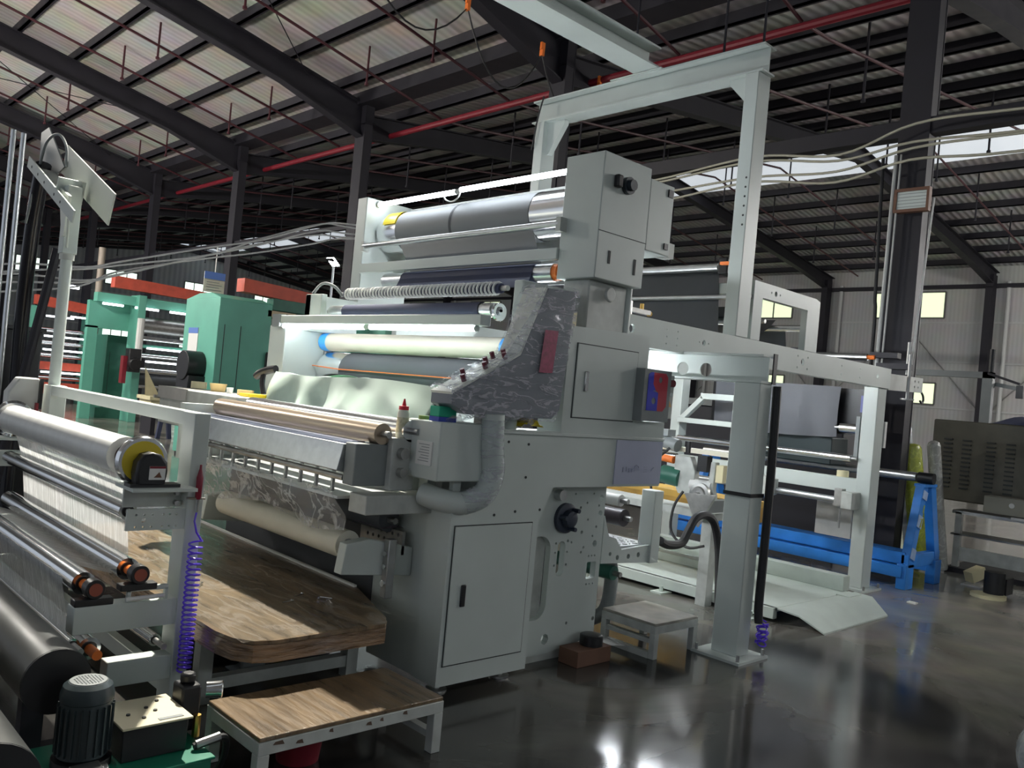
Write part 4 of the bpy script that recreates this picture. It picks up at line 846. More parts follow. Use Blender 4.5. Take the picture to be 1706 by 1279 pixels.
part('chuck_foot', MB().box(1.38, 1.60, 3.78, 3.856, 1.09, 1.105), BLACK, chk)
part('warning_label', MB().box(1.455, 1.525, 3.776, 3.78, 1.125, 1.185), PAPER, chk)
part('label_band', MB().box(1.455, 1.525, 3.775, 3.777, 1.175, 1.185), RED, chk)
part('label_mark', MB().prism([(1.475, 1.135), (1.51, 1.135), (1.498, 1.16), (1.485, 1.145)], 'y', 3.775, 3.777), mat('label_brown', (.15, .06, .03), .6), chk)
part('brake_disc', MB().lathe((1.455, 6.06, 1.20), (0, 1, 0), [(0, .10), (.012, .115), (.03, .115), (.04, .10)], 28), CHROME, us)
part('chuck_guard', MB().prism([(1.44, 1.09), (1.64, 1.09), (1.62, 1.46), (1.50, 1.46), (1.44, 1.36)], 'y', 6.2, 6.32), mat('pale_guard', (.55, .56, .54), .35), us, bevel=.01)
part('guard_strip', MB().box(1.615, 1.635, 6.17, 6.2, 1.26, 1.46), BLACK, us)
part('red_tab', MB().box(1.60, 1.615, 6.16, 6.2, 1.22, 1.30), RED, us)
for (x, z, r) in ((1.45, .955, .040), (1.475, .69, .050), (1.29, .64, .050), (1.34, .345, .050), (1.27, .37, .028), (1.63, .345, .028)):
    o = part('idler_roller', MB().cyl((x, 3.97, z), (x, 6.06, z), r, 28), CHROME, us)
    part('end_ring', MB().cyl((x, 3.965, z), (x, 3.972, z), r*.66, 20), BLACK, o)
    part('journal', MB().cyl((x, 3.86, z), (x, 6.14, z), .022 if r > .045 else .014, 12), ORANGE if r > .045 else STEEL, o)
for x, z in ((1.30, .595), (1.485, .645)):
    b = part('pillow_block', MB().cyl((x, 3.84, z+.045), (x, 3.90, z+.045), .042, 20).box(x-.08, x+.08, 3.84, 3.90, z-.025, z+.005), BLACK, us, bevel=.004)
    part('bearing_ring', MB().cyl((x, 3.835, z+.045), (x, 3.84, z+.045), .028, 16), mat('bearing_red_brown', (.30, .07, .04), .4), b)
WEB = mat_film('streaked_film_web', (.88, .89, .90), .80, .2, 9, 1.0, (.25, 9, .25), glow=.55, crease=.1)
for (xa, za, xb, zb) in ((1.44, 1.113, 1.492, .96), (1.492, .955, 1.522, .70), (1.47, .638, 1.30, .692), (1.238, .64, 1.29, .37)):
    part('film_web', MB().grid(lambda u, v: (xa+(xb-xa)*v, 4.10+1.82*u, za+(zb-za)*v), 8, 4), WEB, us)
gun = thing('blow_gun', 'dark red air blow gun hanging on the stand post', 'air gun', (1.70, 3.81, 1.0))
part('handle', MB().lathe((1.70, 3.81, 1.03), (0, 0, 1), [(0, .010), (.01, .014), (.10, .015), (.12, .010), (.14, .006), (.16, .005)], 14), mat('blow_gun_red', (.22, .01, .03), .35), gun)
part('hook_rod', MB().cyl((1.65, 3.82, 1.035), (1.73, 3.80, 1.035), .006, 6), STEEL, gun)
part('fitting', MB().cyl((1.70, 3.81, .97), (1.70, 3.81, 1.03), .008, 8), STEEL, gun)
pts = [(1.70, 3.81, .97), (1.69, 3.80, .93), (1.70, 3.79, .88), (1.725, 3.79, .845)]
N = 26*12
for i in range(N+1):
    a = 2*math.pi*i/12; t = i/N
    pts.append((1.70+.030*math.cos(a), 3.785+.030*math.sin(a), .84-.60*t**.92))
solo('coiled_air_hose', MB().tube(pts, .0045, 6), PURPLE, 'coiled violet air hose hanging from the red blow gun', 'hose')
# dark rolls in the foot of the stand
pr = thing('parent_roll_trolley', 'low trolley with two large dark film rolls before the unwind stand', 'trolley', (.8, 4.5, 0))
DK = mat('dark_film_roll', (.035, .038, .036), .4, var=.15)
part('dark_roll', MB().cyl((1.03, 3.36, .44), (1.03, 6.2, .44), .12, 32), DK, pr)
part('shade_disc', MB().cyl((1.03, 3.352, .44), (1.03, 3.362, .44), .119, 32), BLACK, pr)  # black discs put the shade on both roll ends into colour
part('shade_disc', MB().cyl((.64, 2.592, .42), (.64, 2.602, .42), .149, 32), BLACK, pr)
part('dark_roll', MB().cyl((.64, 2.6, .42), (.64, 6.2, .42), .15, 32), DK, pr)
for y in (3.60, 6.0): part('trolley_frame', MB().box(.5, 1.15, y, y+.06, .04, .10).box(.99, 1.07, y, y+.06, .10, .33).box(.60, .68, y, y+.06, .10, .31), DARKSTEEL, pr)
for y in (3.63, 6.03):
    for x in (.55, 1.1): part('caster', MB().cyl((x, y-.015, .03), (x, y+.015, .03), .03, 12), BLACK, pr)
# lamp pole and tilted guide bracket
pb = thing('guide_pole', 'white pole with tilted trough and plate standing on the far stand post', 'pole', (1.70, 6.18, 1.425))
part('pole', MB().cyl((1.70, 6.18, 1.425), (1.70, 6.18, 2.27), .036, 18), WHITE, pb)
part('collar', MB().cyl((1.70, 6.18, 2.26), (1.70, 6.18, 2.30), .046, 18), WHITE2, pb)
part('socket', MB().box(1.655, 1.745, 6.13, 6.23, 2.30, 2.75), WHITE, pb, bevel=.004)
part('web_gusset', MB().prism([(6.05, 2.40), (6.10, 2.40), (6.24, 2.74), (6.02, 2.66)], 'x', 1.63, 1.65), mat('bright_white', (.70, .72, .66), .4), pb)
da = Vector((0, -1.20, -.51)); A0 = Vector((0, 6.98, 3.00)); nrm = Vector((0, -.51, 1.20)).normalized()
def strip(x0, x1, t0, t1, h0, h1):
    mb = MB(); vs = []
    for t, h in ((t0, h0), (t1, h0), (t1, h1), (t0, h1)):
        p = A0+da*t+nrm*h; vs.append((p.y, p.z))
    return mb.prism(vs, 'x', x0, x1)
part('trough_flange', strip(1.60, 1.61, 0, 1.0, -.035, .045), WHITE, pb)
part('trough_floor', strip(1.61, 1.78, 0, .62, -.035, -.025), WHITE2, pb)
part('trough_stop', strip(1.61, 1.78, .60, .615, -.035, .12), WHITE, pb)
part('back_plate', strip(1.80, 1.81, .08, 1.02, .0, .21), mat('pale_plate', (.58, .60, .55), .3), pb)
part('rear_plate', MB().prism([(7.45, 3.34), (7.25, 3.35), (6.75, 2.98), (7.40, 2.85)], 'x', 1.78, 1.79), GREY, pb)
for t in (.1, .25, .4, .62, .75): 
    p = A0+da*t; part('hole', MB().cyl((1.598, p.y, p.z), (1.602, p.y, p.z), .010, 8), SEAM, pb)
part('wire_loop', MB().tube([(1.7, 7.3, 2.6), (1.7, 7.1, 2.95), (1.7, 6.95, 3.16), (1.72, 6.75, 3.2), (1.74, 6.6, 3.1), (1.75, 6.58, 2.95)], .010, 8, 6), GREY, pb)
part('prop', MB().cyl((1.62, 5.93, 2.50), (1.68, 6.13, 2.34), .008, 6), WHITE, pb)
sr_ = thing('light_rail', 'tall pair of silvery tubes rising beyond the guide pole', 'rail', (1.70, 7.82, 0))
part('tube', MB().cyl((1.68, 7.86, 0), (1.68, 7.86, 3.40), .021, 14), ALU, sr_)
part('tube', MB().cyl((1.74, 7.80, 0), (1.74, 7.80, 3.38), .021, 14), ALU, sr_)
solo('black_wrapped_pipe', MB().tube([(1.72, 7.05, 3.02), (1.75, 7.28, 2.7), (1.78, 7.46, 2.3), (1.81, 7.60, 1.9), (1.84, 7.70, 1.2), (1.85, 7.74, .03)], .055, 12, 6), mat('black_wrap', (.015, .015, .02), .2), 'black plastic-wrapped pipe slanting down from the tilted trough', 'pipe')
solo('dark_prop_leg', MB().cyl((1.95, 7.35, 2.45), (1.62, 7.45, 0.02), .035, 10), DARKSTEEL, 'dark slanting tube leg beyond the white guide pole', 'pole')
dk_ = thing('dark_cabinet', 'black machine cabinet beyond the far end of the unwind stand', 'cabinet', (1.5, 7.9, 0))
part('body', MB().box(1.10, 2.05, 7.9, 8.6, 0, 1.80), BLACK, dk_, bevel=.01)
part('top_lip', MB().box(1.08, 2.07, 7.88, 8.62, 1.80, 1.83), BLACK, dk_)
# ---------------------------------------------------------------- operator platform and bench step
wp = thing('operator_platform', 'brown plywood operator platform wrapped in plastic between stand and machine', 'platform', (2.3, 4.9, 0))
cr = [(2.86, 6.40), (2.83, 4.10), (2.62, 3.52), (2.55, 3.43), (1.95, 3.42), (1.86, 3.45), (1.80, 3.53), (1.775, 3.66), (1.77, 6.40)]
part('deck', MB().prism(cr, 'z', .435, .452), WOOD, wp)
part('edge_wrap', MB().prism([(x*1.0+(.004 if x > 2 else -.004), y-(.004 if y < 4 else 0)) for x, y in cr], 'z', .355, .434), WOODEDGE, wp)
part('edge_strip', MB().beam((2.85, 6.40, .458), (2.825, 4.12, .458), .02, .012), PAPER, wp)
part('plastic_film', MB().grid(lambda u, v: (1.80+.95*v, 3.44+2.9*u, .4545+.002*math.sin(40*u+13*v)), 30, 10), mat_film('deck_film', (.45, .40, .34), .10, .15, 4, .7, (2, .6, 1)), wp)
for x in (1.85, 2.70):
    for y in (3.95, 6.2): part('leg', MB().box(x, x+.07, y, y+.07, 0, .355), WHITE2, wp)
part('cross_bar', MB().box(1.92, 2.70, 3.96, 4.02, .06, .12), WHITE2, wp)
for i, (x, y, a) in enumerate(((2.42, 4.05, .3), (2.50, 3.86, 1.2), (2.52, 3.94, 2.2), (2.05, 4.45, .9), (2.30, 3.95, .2))):
    d = Vector((math.cos(a), math.sin(a), 0))*.035; p = Vector((x, y, .462))
    solo('metal_clip', MB().tube([p-d, p+d, p+d+Vector((-d.y, d.x, 0))*.5], .005, 6), CHROME, 'small bent metal clip lying on the brown platform', 'clip', group='clips on the platform')
bn = stool('bench_step', 1.64, 2.55, 2.93, 3.39, .25, None, 'low bench step with plastic-wrapped brown top and chipped white legs', leg=.05, topm=WOOD)
part('foot_rail', MB().box(2.505, 2.545, 2.98, 3.34, .06, .09), WHITE2, bn)
chip = MB()
for x, z, w_ in ((1.80, .20, .035), (1.95, .215, .02), (2.13, .205, .03), (2.2, .21, .018), (2.32, .215, .025), (1.70, .215, .05)):
    part('paint_chip', MB().prism([(x, z), (x+w_, z-.005), (x+w_*.8, z+.012), (x+w_*.2, z+.01)], 'y', 2.9285, 2.9305), mat('rusty_chip', (.10, .06, .04), .8), bn)
solo('red_bucket', MB().lathe((1.98, 3.20, 0), (0, 0, 1), [(0, .09), (.15, .11), (.155, .115), (.16, .11)], 20), RED, 'small red bucket in the shadow under the bench step', 'bucket')
ug = thing('yellow_green_spool', 'yellow-green wrapped spool under the operator platform', 'spool', (2.68, 4.3, 0))
part('drum', MB().cyl((2.55, 4.15, .14), (2.70, 4.6, .14), .10, 18), mat('lime_wrap', (.42, .48, .05), .4, var=.3), ug)
part('flange', MB().cyl((2.54, 4.12, .14), (2.55, 4.15, .14), .14, 20), BLACK, ug)
ux = thing('drive_gearbox', 'dark gear motor sitting on the floor under the platform', 'motor', (2.2, 4.3, 0))
part('motor_body', MB().cyl((1.90, 4.3, .16), (2.20, 4.3, .16), .11, 18), BLACK, ux)
part('gear_case', MB().box(2.20, 2.35, 4.2, 4.4, 0, .26), GREY, ux, bevel=.015)
part('shaft', MB().cyl((2.35, 4.3, .16), (2.42, 4.3, .16), .02, 10), CHROME, ux)
# hydraulic power pack
hp = thing('hydraulic_power_pack', 'green hydraulic tank with upright dark motor and cream valve plate', 'power pack', (1.25, 3.2, 0))
part('tank', MB().box(.98, 1.50, 3.02, 3.40, .02, .175), mat('green_tank', (.01, .20, .12), .35, var=.1), hp, bevel=.006)
part('tank_lid', MB().box(.97, 1.51, 3.01, 3.41, .175, .185), mat('green_tank', (0, 0, 0)), hp, bevel=.003)
part('foot', MB().box(1.0, 1.06, 3.04, 3.38, 0, .02).box(1.42, 1.48, 3.04, 3.38, 0, .02), BLACK, hp)
MTR = mat('motor_green_black', (.035, .05, .055), .35, var=.1)
mo = part('motor', MB().lathe((1.09, 3.20, .215), (0, 0, 1), [(0, .075), (.01, .086), (.20, .086), (.205, .090), (.225, .090), (.255, .082), (.268, .066), (.268, .0)], 32), MTR, hp)
fn = MB()
for k in range(22):
    a = 2*math.pi*k/22; c, s_ = math.cos(a), math.sin(a)
    part('cooling_fin', MB().beam((1.09+.084*c, 3.20+.084*s_, .235), (1.09+.084*c, 3.20+.084*s_, .405), .004, .022, (c, s_, 0)), MTR, mo)
gm = plate('fan_grille', circ(1.09, 3.20, .062, 28), [circ(1.09+.0105*i, 3.20+.0105*j, .0036, 6) for i in range(-5, 6) for j in range(-5, 6) if i*i+j*j < 25 and (i or j)], 'z', .483, .486, GREY, mo)
part('motor_flange', MB().cyl((1.09, 3.20, .185), (1.09, 3.20, .215), .10, 24), BLACK, hp)
part('suction_block', MB().box(1.02, 1.12, 3.05, 3.11, .185, .225).cyl((1.0, 3.08, .20), (1.14, 3.08, .20), .022, 12), STEEL, hp, bevel=.005)
vp = part('valve_block', MB().box(1.20, 1.44, 3.12, 3.36, .185, .31), BLACK, hp, bevel=.004)
part('valve_plate', MB().box(1.19, 1.45, 3.10, 3.37, .31, .318), mat('cream_plate', (.66, .60, .42), .5, var=.1), vp, bevel=.002)
for x, y in ((1.25, 3.22), (1.29, 3.17), (1.33, 3.26), (1.35, 3.22), (1.39, 3.31)): part('port', MB().cyl((x, y, .318), (x, y, .323), .008, 8), BLACK, vp)
part('name_strip', MB().box(1.33, 1.42, 3.12, 3.14, .318, .32), GREY, vp)
sv = part('solenoid', MB().box(1.46, 1.54, 3.24, 3.34, .20, .38).cyl((1.50, 3.29, .38), (1.50, 3.29, .42), .03, 12), BLACK, hp, bevel=.01)
part('gauge', MB().lathe((1.57, 3.27, .345), (.9, -.4, 0), [(0, .032), (.05, .034), (.06, .036), (.065, .030)], 20), CHROME, sv)
part('brass_fitting', MB().cyl((1.52, 3.22, .185), (1.52, 3.22, .27), .016, 8), mat('brass', (.65, .42, .12), .3, 1), hp)
part('pressure_hose', MB().tube([(1.46, 3.10, .20), (1.55, 3.09, .22), (1.59, 3.10, .20), (1.61, 3.14, .12), (1.61, 3.20, .02)], .014, 8, 5), RUBBER, hp)
part('hose_ferrule', MB().cyl((1.47, 3.10, .203), (1.56, 3.09, .222), .018, 10), STEEL, hp)
# ---------------------------------------------------------------- things lying on the machine
gb = thing('glue_bottle', 'white squeeze bottle with red nozzle standing on the coating head', 'bottle', (2.76, 3.69, 1.36))
part('bottle', MB().lathe((2.74, 3.70, 1.36), (0, 0, 1), [(0, .028), (.008, .032), (.13, .032), (.15, .026)], 18), mat('bottle_white', (.72, .72, .62), .4), gb)
part('cap', MB().lathe((2.74, 3.70, 1.51), (0, 0, 1), [(0, .027), (.02, .027), (.022, .012), (.06, .004)], 14), mat('bright_red', (.70, .02, .04), .4), gb)
part('print', MB().cyl((2.74, 3.70, 1.39), (2.74, 3.70, 1.47), .0325, 18, caps=False), mat('faint_print', (.62, .60, .42), .5, var=.3, vscale=60), gb)
sg = thing('sponge_box', 'green and blue cleaning sponge block on the motor cover', 'sponge', (2.86, 3.51, 1.47))
part('green_half', MB().box(2.80, 2.92, 3.47, 3.55, 1.495, 1.55), mat('sponge_green', (.02, .40, .24), .7), sg, bevel=.004)
part('blue_half', MB().box(2.80, 2.92, 3.47, 3.55, 1.47, 1.495), mat('sponge_blue', (.03, .06, .38), .6), sg)
solo('jar_lid', MB().cyl((2.82, 3.62, 1.47), (2.82, 3.62, 1.49), .03, 14), mat('olive_cap', (.25, .38, .08), .5), 'flat olive lid lying beside the sponge block', 'lid')
for x, y, z, r, h, mm, lab in ((2.95, 6.80, 1.455, .062, .055, CREAM, 'pale cream tape roll on the dusty far cover'), (2.95, 6.44, 1.452, .066, .062, mat('tan_tape', (.72, .52, .24), .6), 'tan tape roll between the pale tape and the paper cup'),
                               (2.92, 6.17, 1.452, .026, .045, PAPER, 'small white paper cup beside the tan tape roll'), (2.95, 5.97, 1.452, .06, .04, mat('tan_tape', (0, 0, 0)), 'flat tan tape roll near the pale green sheet')):
    if 'cup' in lab: solo('paper_cup', MB().lathe((x, y, z), (0, 0, 1), [(0, r*.8), (h, r)], 16), mm, lab, 'cup')
    else:
        t = thing('tape_roll', lab, 'tape', (x, y, z))
        part('winding', MB().lathe((x, y, z), (0, 0, 1), [(0, r), (h, r), (h, r*.6), (h*.5, r*.58), (0.001, r*.6)], 24), mm, t)
        part('core', MB().cyl((x, y, z+.001), (x, y, z+h*.98), r*.6, 20, caps=False), PAPER, t)
solo('yellow_sheet', MB().box(2.82, 2.98, 5.64, 5.80, 1.452, 1.475), YELLOW, 'flat yellow pad lying at the corner of the pale green sheet', 'pad')
def clothf(u, v):
    y = 5.70-1.95*u
    fold = .05*math.sin(30*u)*(1 if u < .4 else .35)+.03*math.sin(6*u+4*v)+.018*math.sin(16*u-9*v)*(1 if u > .5 else .3)
    if v < .35:
        t = v/.35; return (3.40-.36*t, y, 1.60+.05*t-.01*math.sin(8*u)+.012*math.sin(25*u))
    t = (v-.35)/.65
    return (3.04-.10*t-fold*t-.10*t*max(0, u-.75)*2, y-.02*t, 1.652-.012*math.sin(7*u)-.24*t+.05*t*max(0, u-.7))
solo('pale_green_cover', MB().grid(clothf, 70, 20), CLOTH, 'pale green plastic sheet draped in folds below the black drum', 'sheet', solid=.002)
solo('mint_cover', MB().grid(lambda u, v: (3.50-.22*v, 5.45-1.75*u, 1.61+.03*math.sin(9*u)+.03*v), 30, 5), MINT, 'mint green sheet tucked against the black drum', 'sheet', solid=.002)
gn = thing('air_spray_gun', 'black hand tool hanging on the far frame beside the sheet', 'tool', (3.10, 5.93, 1.47))
part('body', MB().tube([(3.12, 5.86, 1.67), (3.10, 5.92, 1.66), (3.06, 5.98, 1.63), (3.05, 6.02, 1.60)], .03, 10, 5), BLACK, gn)
part('grip', MB().tube([(3.08, 5.96, 1.64), (3.06, 5.94, 1.56), (3.06, 5.90, 1.47)], .02, 8, 5), BLACK, gn)
# ---------------------------------------------------------------- green coating lines far behind
LEDB = mat('distant_led_tube', (1, 1, 1), .4, emit=((.88, .95, 1.0), 5.0))
def cabinet(t, x0, x1, y0, y1, h, m=GREEN, gaps=2):
    b = part('cabinet', MB().box(x0, x1, y0, y1, .05, h), m, t, bevel=.01)
    part('plinth', MB().box(x0+.03, x1-.03, y0+.03, y1-.03, 0, .05), BLACK, t)
    for k in range(gaps):
        x = x0+(x1-x0)*(.12+.3*k); part('door_gap', MB().box(x, x+.012, y0-.004, y0+.002, .3, h-.45), SEAM, b)
    return b
# nearest green line: big dryer cabinet
g1 = thing('green_coating_line', 'tall green machine cabinet with black blower and posted notice', 'machine', (6.8, 14.5, 0))
b = cabinet(g1, 6.30, 7.28, 14.0, 15.4, 2.83)
part('roof_cap', MB().prism([(14.0, 2.83), (15.4, 2.83), (14.9, 2.92), (14.4, 2.92)], 'x', 6.32, 7.26), GREEN, g1)
part('blower', MB().cyl((6.30, 14.55, 1.62), (5.98, 14.55, 1.62), .26, 18).box(6.0, 6.3, 14.3, 14.8, 1.2, 1.45), BLACK, g1, bevel=.01)
part('notice', MB().box(6.29, 6.30, 14.75, 15.15, 1.75, 2.3), PAPER, b)
part('notice_header', MB().box(6.285, 6.29, 14.75, 15.15, 2.2, 2.3), mat('notice_blue', (.10, .2, .55), .5), b)
part('latch', MB().box(7.22, 7.26, 13.93, 14.0, 1.55, 1.95).box(7.22, 7.34, 13.93, 13.97, 1.93, 1.98), BLACK, b)
part('teal_beam', MB().box(7.28, 9.2, 14.0, 14.25, 2.74, 2.95), DKGREEN, g1, bevel=.01)
part('red_beam', MB().prism([(6.85, 3.02), (9.4, 2.90), (9.4, 3.12), (6.85, 3.26)], 'y', 14.3, 14.6), REDBEAM, g1)
for z in (2.62, 2.2, 1.8, 1.4, 1.0): part('roller', MB().cyl((7.3, 14.4, z), (9.6, 14.4, z), .06, 12), CHROME, g1)
part('board', MB().box(7.2, 7.75, 14.0, 14.3, 2.62, 2.73), mat('pale_board', (.6, .5, .33), .6), g1)
part('end_frame', MB().box(9.6, 9.9, 13.8, 15.2, 0, 3.0), GREEN, g1)
# second green line
g2 = thing('green_coating_line', 'green coating line with orange-red top beam and free-standing green cabinet', 'machine', (8.2, 23.5, 0))
cabinet(g2, 7.72, 8.52, 23.8, 24.8, 2.22, DKGREEN, 1)
part('cabinet_base', MB().box(7.55, 8.55, 23.7, 24.9, 0, .28), DKGREEN, g2)
part('side_frame', MB().box(7.05, 8.1, 23.3, 23.5, 2.35, 3.05).box(7.05, 7.3, 23.3, 23.5, 0, 2.4), GREEN, g2)
part('side_frame', MB().box(8.05, 8.25, 22.7, 23.3, 0, 3.3), GREEN, g2, bevel=.01)
part('top_frame', MB().box(7.1, 10.4, 22.9, 23.2, 3.02, 3.25), GREEN, g2)
part('red_beam', MB().prism([(7.45, 3.42), (10.4, 3.36), (10.4, 3.62), (7.45, 3.72)], 'y', 22.8, 23.1), REDBEAM, g2)
for z, r, m_ in ((2.55, .22, STEEL), (2.2, .07, CHROME), (1.75, .07, CHROME), (1.35, .10, CHROME), (.95, .07, CHROME), (2.0, .05, GREEN), (1.1, .14, FABRIC)):
    part('roller', MB().cyl((8.25, 23.0, z), (10.4, 23.0, z), r, 14), m_, g2)
for x0, x1 in ((7.2, 7.7), (8.0, 8.6), (8.9, 9.6)): part('led_tube', MB().cyl((x0, 22.78, 2.97), (x1, 22.78, 2.97), .03, 8), LEDB, g2)
for z in (1.2, .85): part('led_tube', MB().cyl((8.4, 22.8, z+.75), (9.7, 22.8, z+.75), .025, 8), LEDB, g2)
part('gear_motor', MB().cyl((7.95, 22.6, 1.55), (7.95, 22.2, 1.5), .16, 12).box(7.8, 8.1, 22.3, 22.6, 1.3, 1.9), BLACK, g2, bevel=.02)
part('air_cylinder', MB().cyl((8.12, 22.6, 1.6), (8.12, 22.6, 2.7), .09, 10), PAPER, g2)
part('red_guard', MB().box(7.7, 7.8, 22.4, 22.6, 1.0, 1.7), RED, g2)
# third line
g3 = thing('green_coating_line', 'farthest green line with red beams and rows of bright tubes', 'machine', (8, 30, 0))
part('red_beam', MB().prism([(7.3, 3.05), (9.2, 2.9), (9.2, 3.2), (7.3, 3.35)], 'y', 29.2, 29.5), REDBEAM, g3)
part('side_frame', MB().box(7.2, 7.5, 29.2, 30.4, 0, 3.0), GREEN, g3)
part('side_frame', MB().box(9.0, 9.3, 29.2, 30.4, 0, 2.9), GREEN, g3)
for z in (2.3, 1.9, 1.5, .8): part('roller', MB().cyl((7.5, 29.6, z), (9.0, 29.6, z), .08, 12), CHROME, g3)
part('red_beam', MB().box(7.5, 9.0, 29.4, 29.6, 1.05, 1.3), REDBEAM, g3)
part('red_beam', MB().box(7.5, 9.0, 29.4, 29.6, .3, .65), REDBEAM, g3)
for z, x0, x1 in ((2.72, 7.6, 8.4), (2.78, 8.3, 8.95), (2.1, 7.6, 8.9), (1.68, 7.6, 8.9), (.98, 7.6, 8.9)): part('led_tube', MB().cyl((x0, 29.15, z), (x1, 29.15, z), .028, 8), LEDB, g3)
wb = thing('cream_workbench', 'cream workbench with stacked boards between the green lines', 'workbench', (7.9, 19, 0))
part('top', MB().box(7.1, 9.2, 18.8, 19.6, .78, .86), mat('cream_wood', (.68, .62, .40), .55, var=.1), wb)
part('apron', MB().box(7.15, 9.15, 18.85, 19.55, .45, .78), mat('cream_wood', (0, 0, 0)), wb)
for x in (7.2, 9.0): part('leg', MB().box(x, x+.1, 18.9, 19.5, 0, .45), DARKSTEEL, wb)
part('board', MB().add([(7.15, 19.2, .86), (7.6, 19.2, .86), (7.15, 19.4, 1.5), (7.5, 19.4, .9), (7.15, 19.25, .86), (7.6, 19.25, .86)], [(0, 1, 3, 2), (4, 5, 3, 2)]), mat('cream_wood', (0, 0, 0)), wb)
part('box', MB().box(7.75, 8.3, 18.9, 19.2, .86, 1.0), PAPER, wb)
part('red_stack', MB().box(8.0, 9.0, 19.25, 19.5, .86, 1.15), REDBEAM, wb)
vs_ = thing('valve_stand', 'dark blue trestle with a cross bar beside the cream workbench', 'stand', (7.2, 18.2, 0))
part('leg', MB().beam((7.1, 18.2, 0), (7.2, 18.2, .85), .08, .08), NAVY, vs_)
part('leg', MB().beam((7.35, 18.2, 0), (7.25, 18.2, .85), .08, .08), NAVY, vs_)
part('cross_bar', MB().cyl((6.95, 18.2, .9), (7.6, 18.2, .88), .035, 8), STEEL, vs_)
sn = thing('hanging_notice', 'white paper notice with blue heading hanging above the green cabinet', 'sign', (6.5, 14.9, 2.93))
part('sheet', MB().box(6.24, 6.62, 14.6, 14.61, 2.94, 3.30), mat('cream_paper', (.62, .60, .50), .7), sn)
part('heading', MB().box(6.24, 6.62, 14.592, 14.60, 3.17, 3.30), mat('notice_blue', (0, 0, 0)), sn)
for k in range(4): part('text_line', MB().box(6.29, 6.57-.05*(k % 2), 14.595, 14.60, 2.98+.045*k, 2.99+.045*k), GREY, sn)
part('string', MB().cyl((6.43, 14.6, 3.30), (6.43, 14.6, 3.75), .012, 5), PAPER, sn)
# work lamp on a rod by the far cheek
wl = thing('work_lamp', 'small lit LED flood lamp on a thin rod behind the machine', 'lamp', (5.40, 9.0, 0))
part('rod', MB().cyl((5.42, 9.0, 0), (5.42, 9.0, 2.98), .014, 8), ALU, wl)
part('housing', MB().beam((5.36, 9.02, 3.08), (5.47, 9.04, 3.0), .14, .03), BLACK, wl)
part('lens', MB().beam((5.36, 8.995, 3.075), (5.46, 9.015, 2.995), .12, .012), mat('lamp_lens_lit', (1, 1, 1), .4, emit=((.9, .95, 1), 30)), wl)
for x, y, z in ((9.6, 34, 4.0), (14.5, 40, 4.2)):
    l = thing('distant_lamp', 'small bright lamp hanging far back in the hall', 'lamp', (x, y, z), 'far hall lamps')
    part('lens', MB().box(x-.25, x+.25, y-.1, y, z, z+.12), mat('far_lamp_lit', (1, 1, 1), .4, emit=((.9, .95, 1), 12)), l)
    part('cord', MB().cyl((x, y-.05, z+.12), (x, y-.05, (zl(x) if x < XC else zr(x))-.002), .015, 5), RUBBER, l)
dp = thing('drain_pipe', 'beige rainwater pipe standing behind the second green line', 'pipe', (8.75, 28.2, 0))
part('pipe', MB().cyl((8.75, 28.2, 0), (8.75, 28.2, 5.0), .10, 12), mat('beige_pipe', (.42, .36, .30), .5), dp)
part('collar', MB().cyl((8.75, 28.2, 3.2), (8.75, 28.2, 3.3), .12, 12), mat('beige_pipe', (0, 0, 0)), dp)
# cable bundles
CBL = mat('cream_cable', (.50, .48, .38), .5); CBW = mat('white_cable', (.55, .55, .55), .5)
random.seed(11)
for k in range(5):
    dz = -.11*k; pts = []
    for (x, z) in ((-.2, 1.75), (1.0, 2.05), (1.93, 2.38), (2.64, 2.5), (3.0, 2.62), (3.88, 2.92), (4.5, 3.15), (5.2, 3.45), (5.57, 3.52), (6.6, 3.6)):
        pts.append((x, 9.0+.04*k, z+dz*.5*(.7+.3*math.sin(x*2+k))+.03*random.uniform(-1, 1)))
    solo('slung_cable', MB().tube(pts, .010, 6, 4), CBW, 'grey-white cable slung loosely across the hall behind the machine', 'cable', group='cables slung behind the machine')
for k, zs in enumerate(((5.02, 5.0, 5.12, 4.98, 5.22, 5.2, 5.05), (4.98, 4.95, 5.05, 4.9, 5.0, 4.95, 4.9), (4.80, 4.78, 4.83, 4.76, 4.92, 4.92, 4.86), (4.68, 4.64, 4.76, 4.62, 4.78, 4.72, 4.75))):
    pts = [(9.98-.02*k, y, z) for y, z in zip((9.0, 7.8, 6.2, 5.0, 4.1, 3.0, 0.5), zs)]
    solo('overhead_cable', MB().tube(pts, .016, 6, 6), CBL, 'cream cable strung along the tie beam past the floodlight', 'cable', group='cables along the tie beam')
fl = thing('floodlight', 'unlit square floodlight in a brown frame on the dark column', 'floodlight', (10.05, 4.1, 4.22))
part('frame', MB().box(10.03, 10.11, 3.90, 4.30, 4.20, 4.235).box(10.03, 10.11, 3.90, 4.30, 4.445, 4.48).box(10.03, 10.11, 3.90, 3.93, 4.235, 4.445).box(10.03, 10.11, 4.27, 4.30, 4.235, 4.445), mat('rusty_brown', (.16, .075, .045), .6), fl)
ln = part('lens', MB().box(10.05, 10.09, 3.93, 4.27, 4.235, 4.445), mat('pale_lens', (.62, .68, .66), .25), fl)
for k in range(5): part('lens_rib', MB().box(10.045, 10.05, 3.94, 4.26, 4.262+.038*k, 4.266+.038*k), GREY, ln)
part('bracket', MB().box(10.11, 10.13, 4.05, 4.15, 4.2, 4.45), DARKSTEEL, fl)
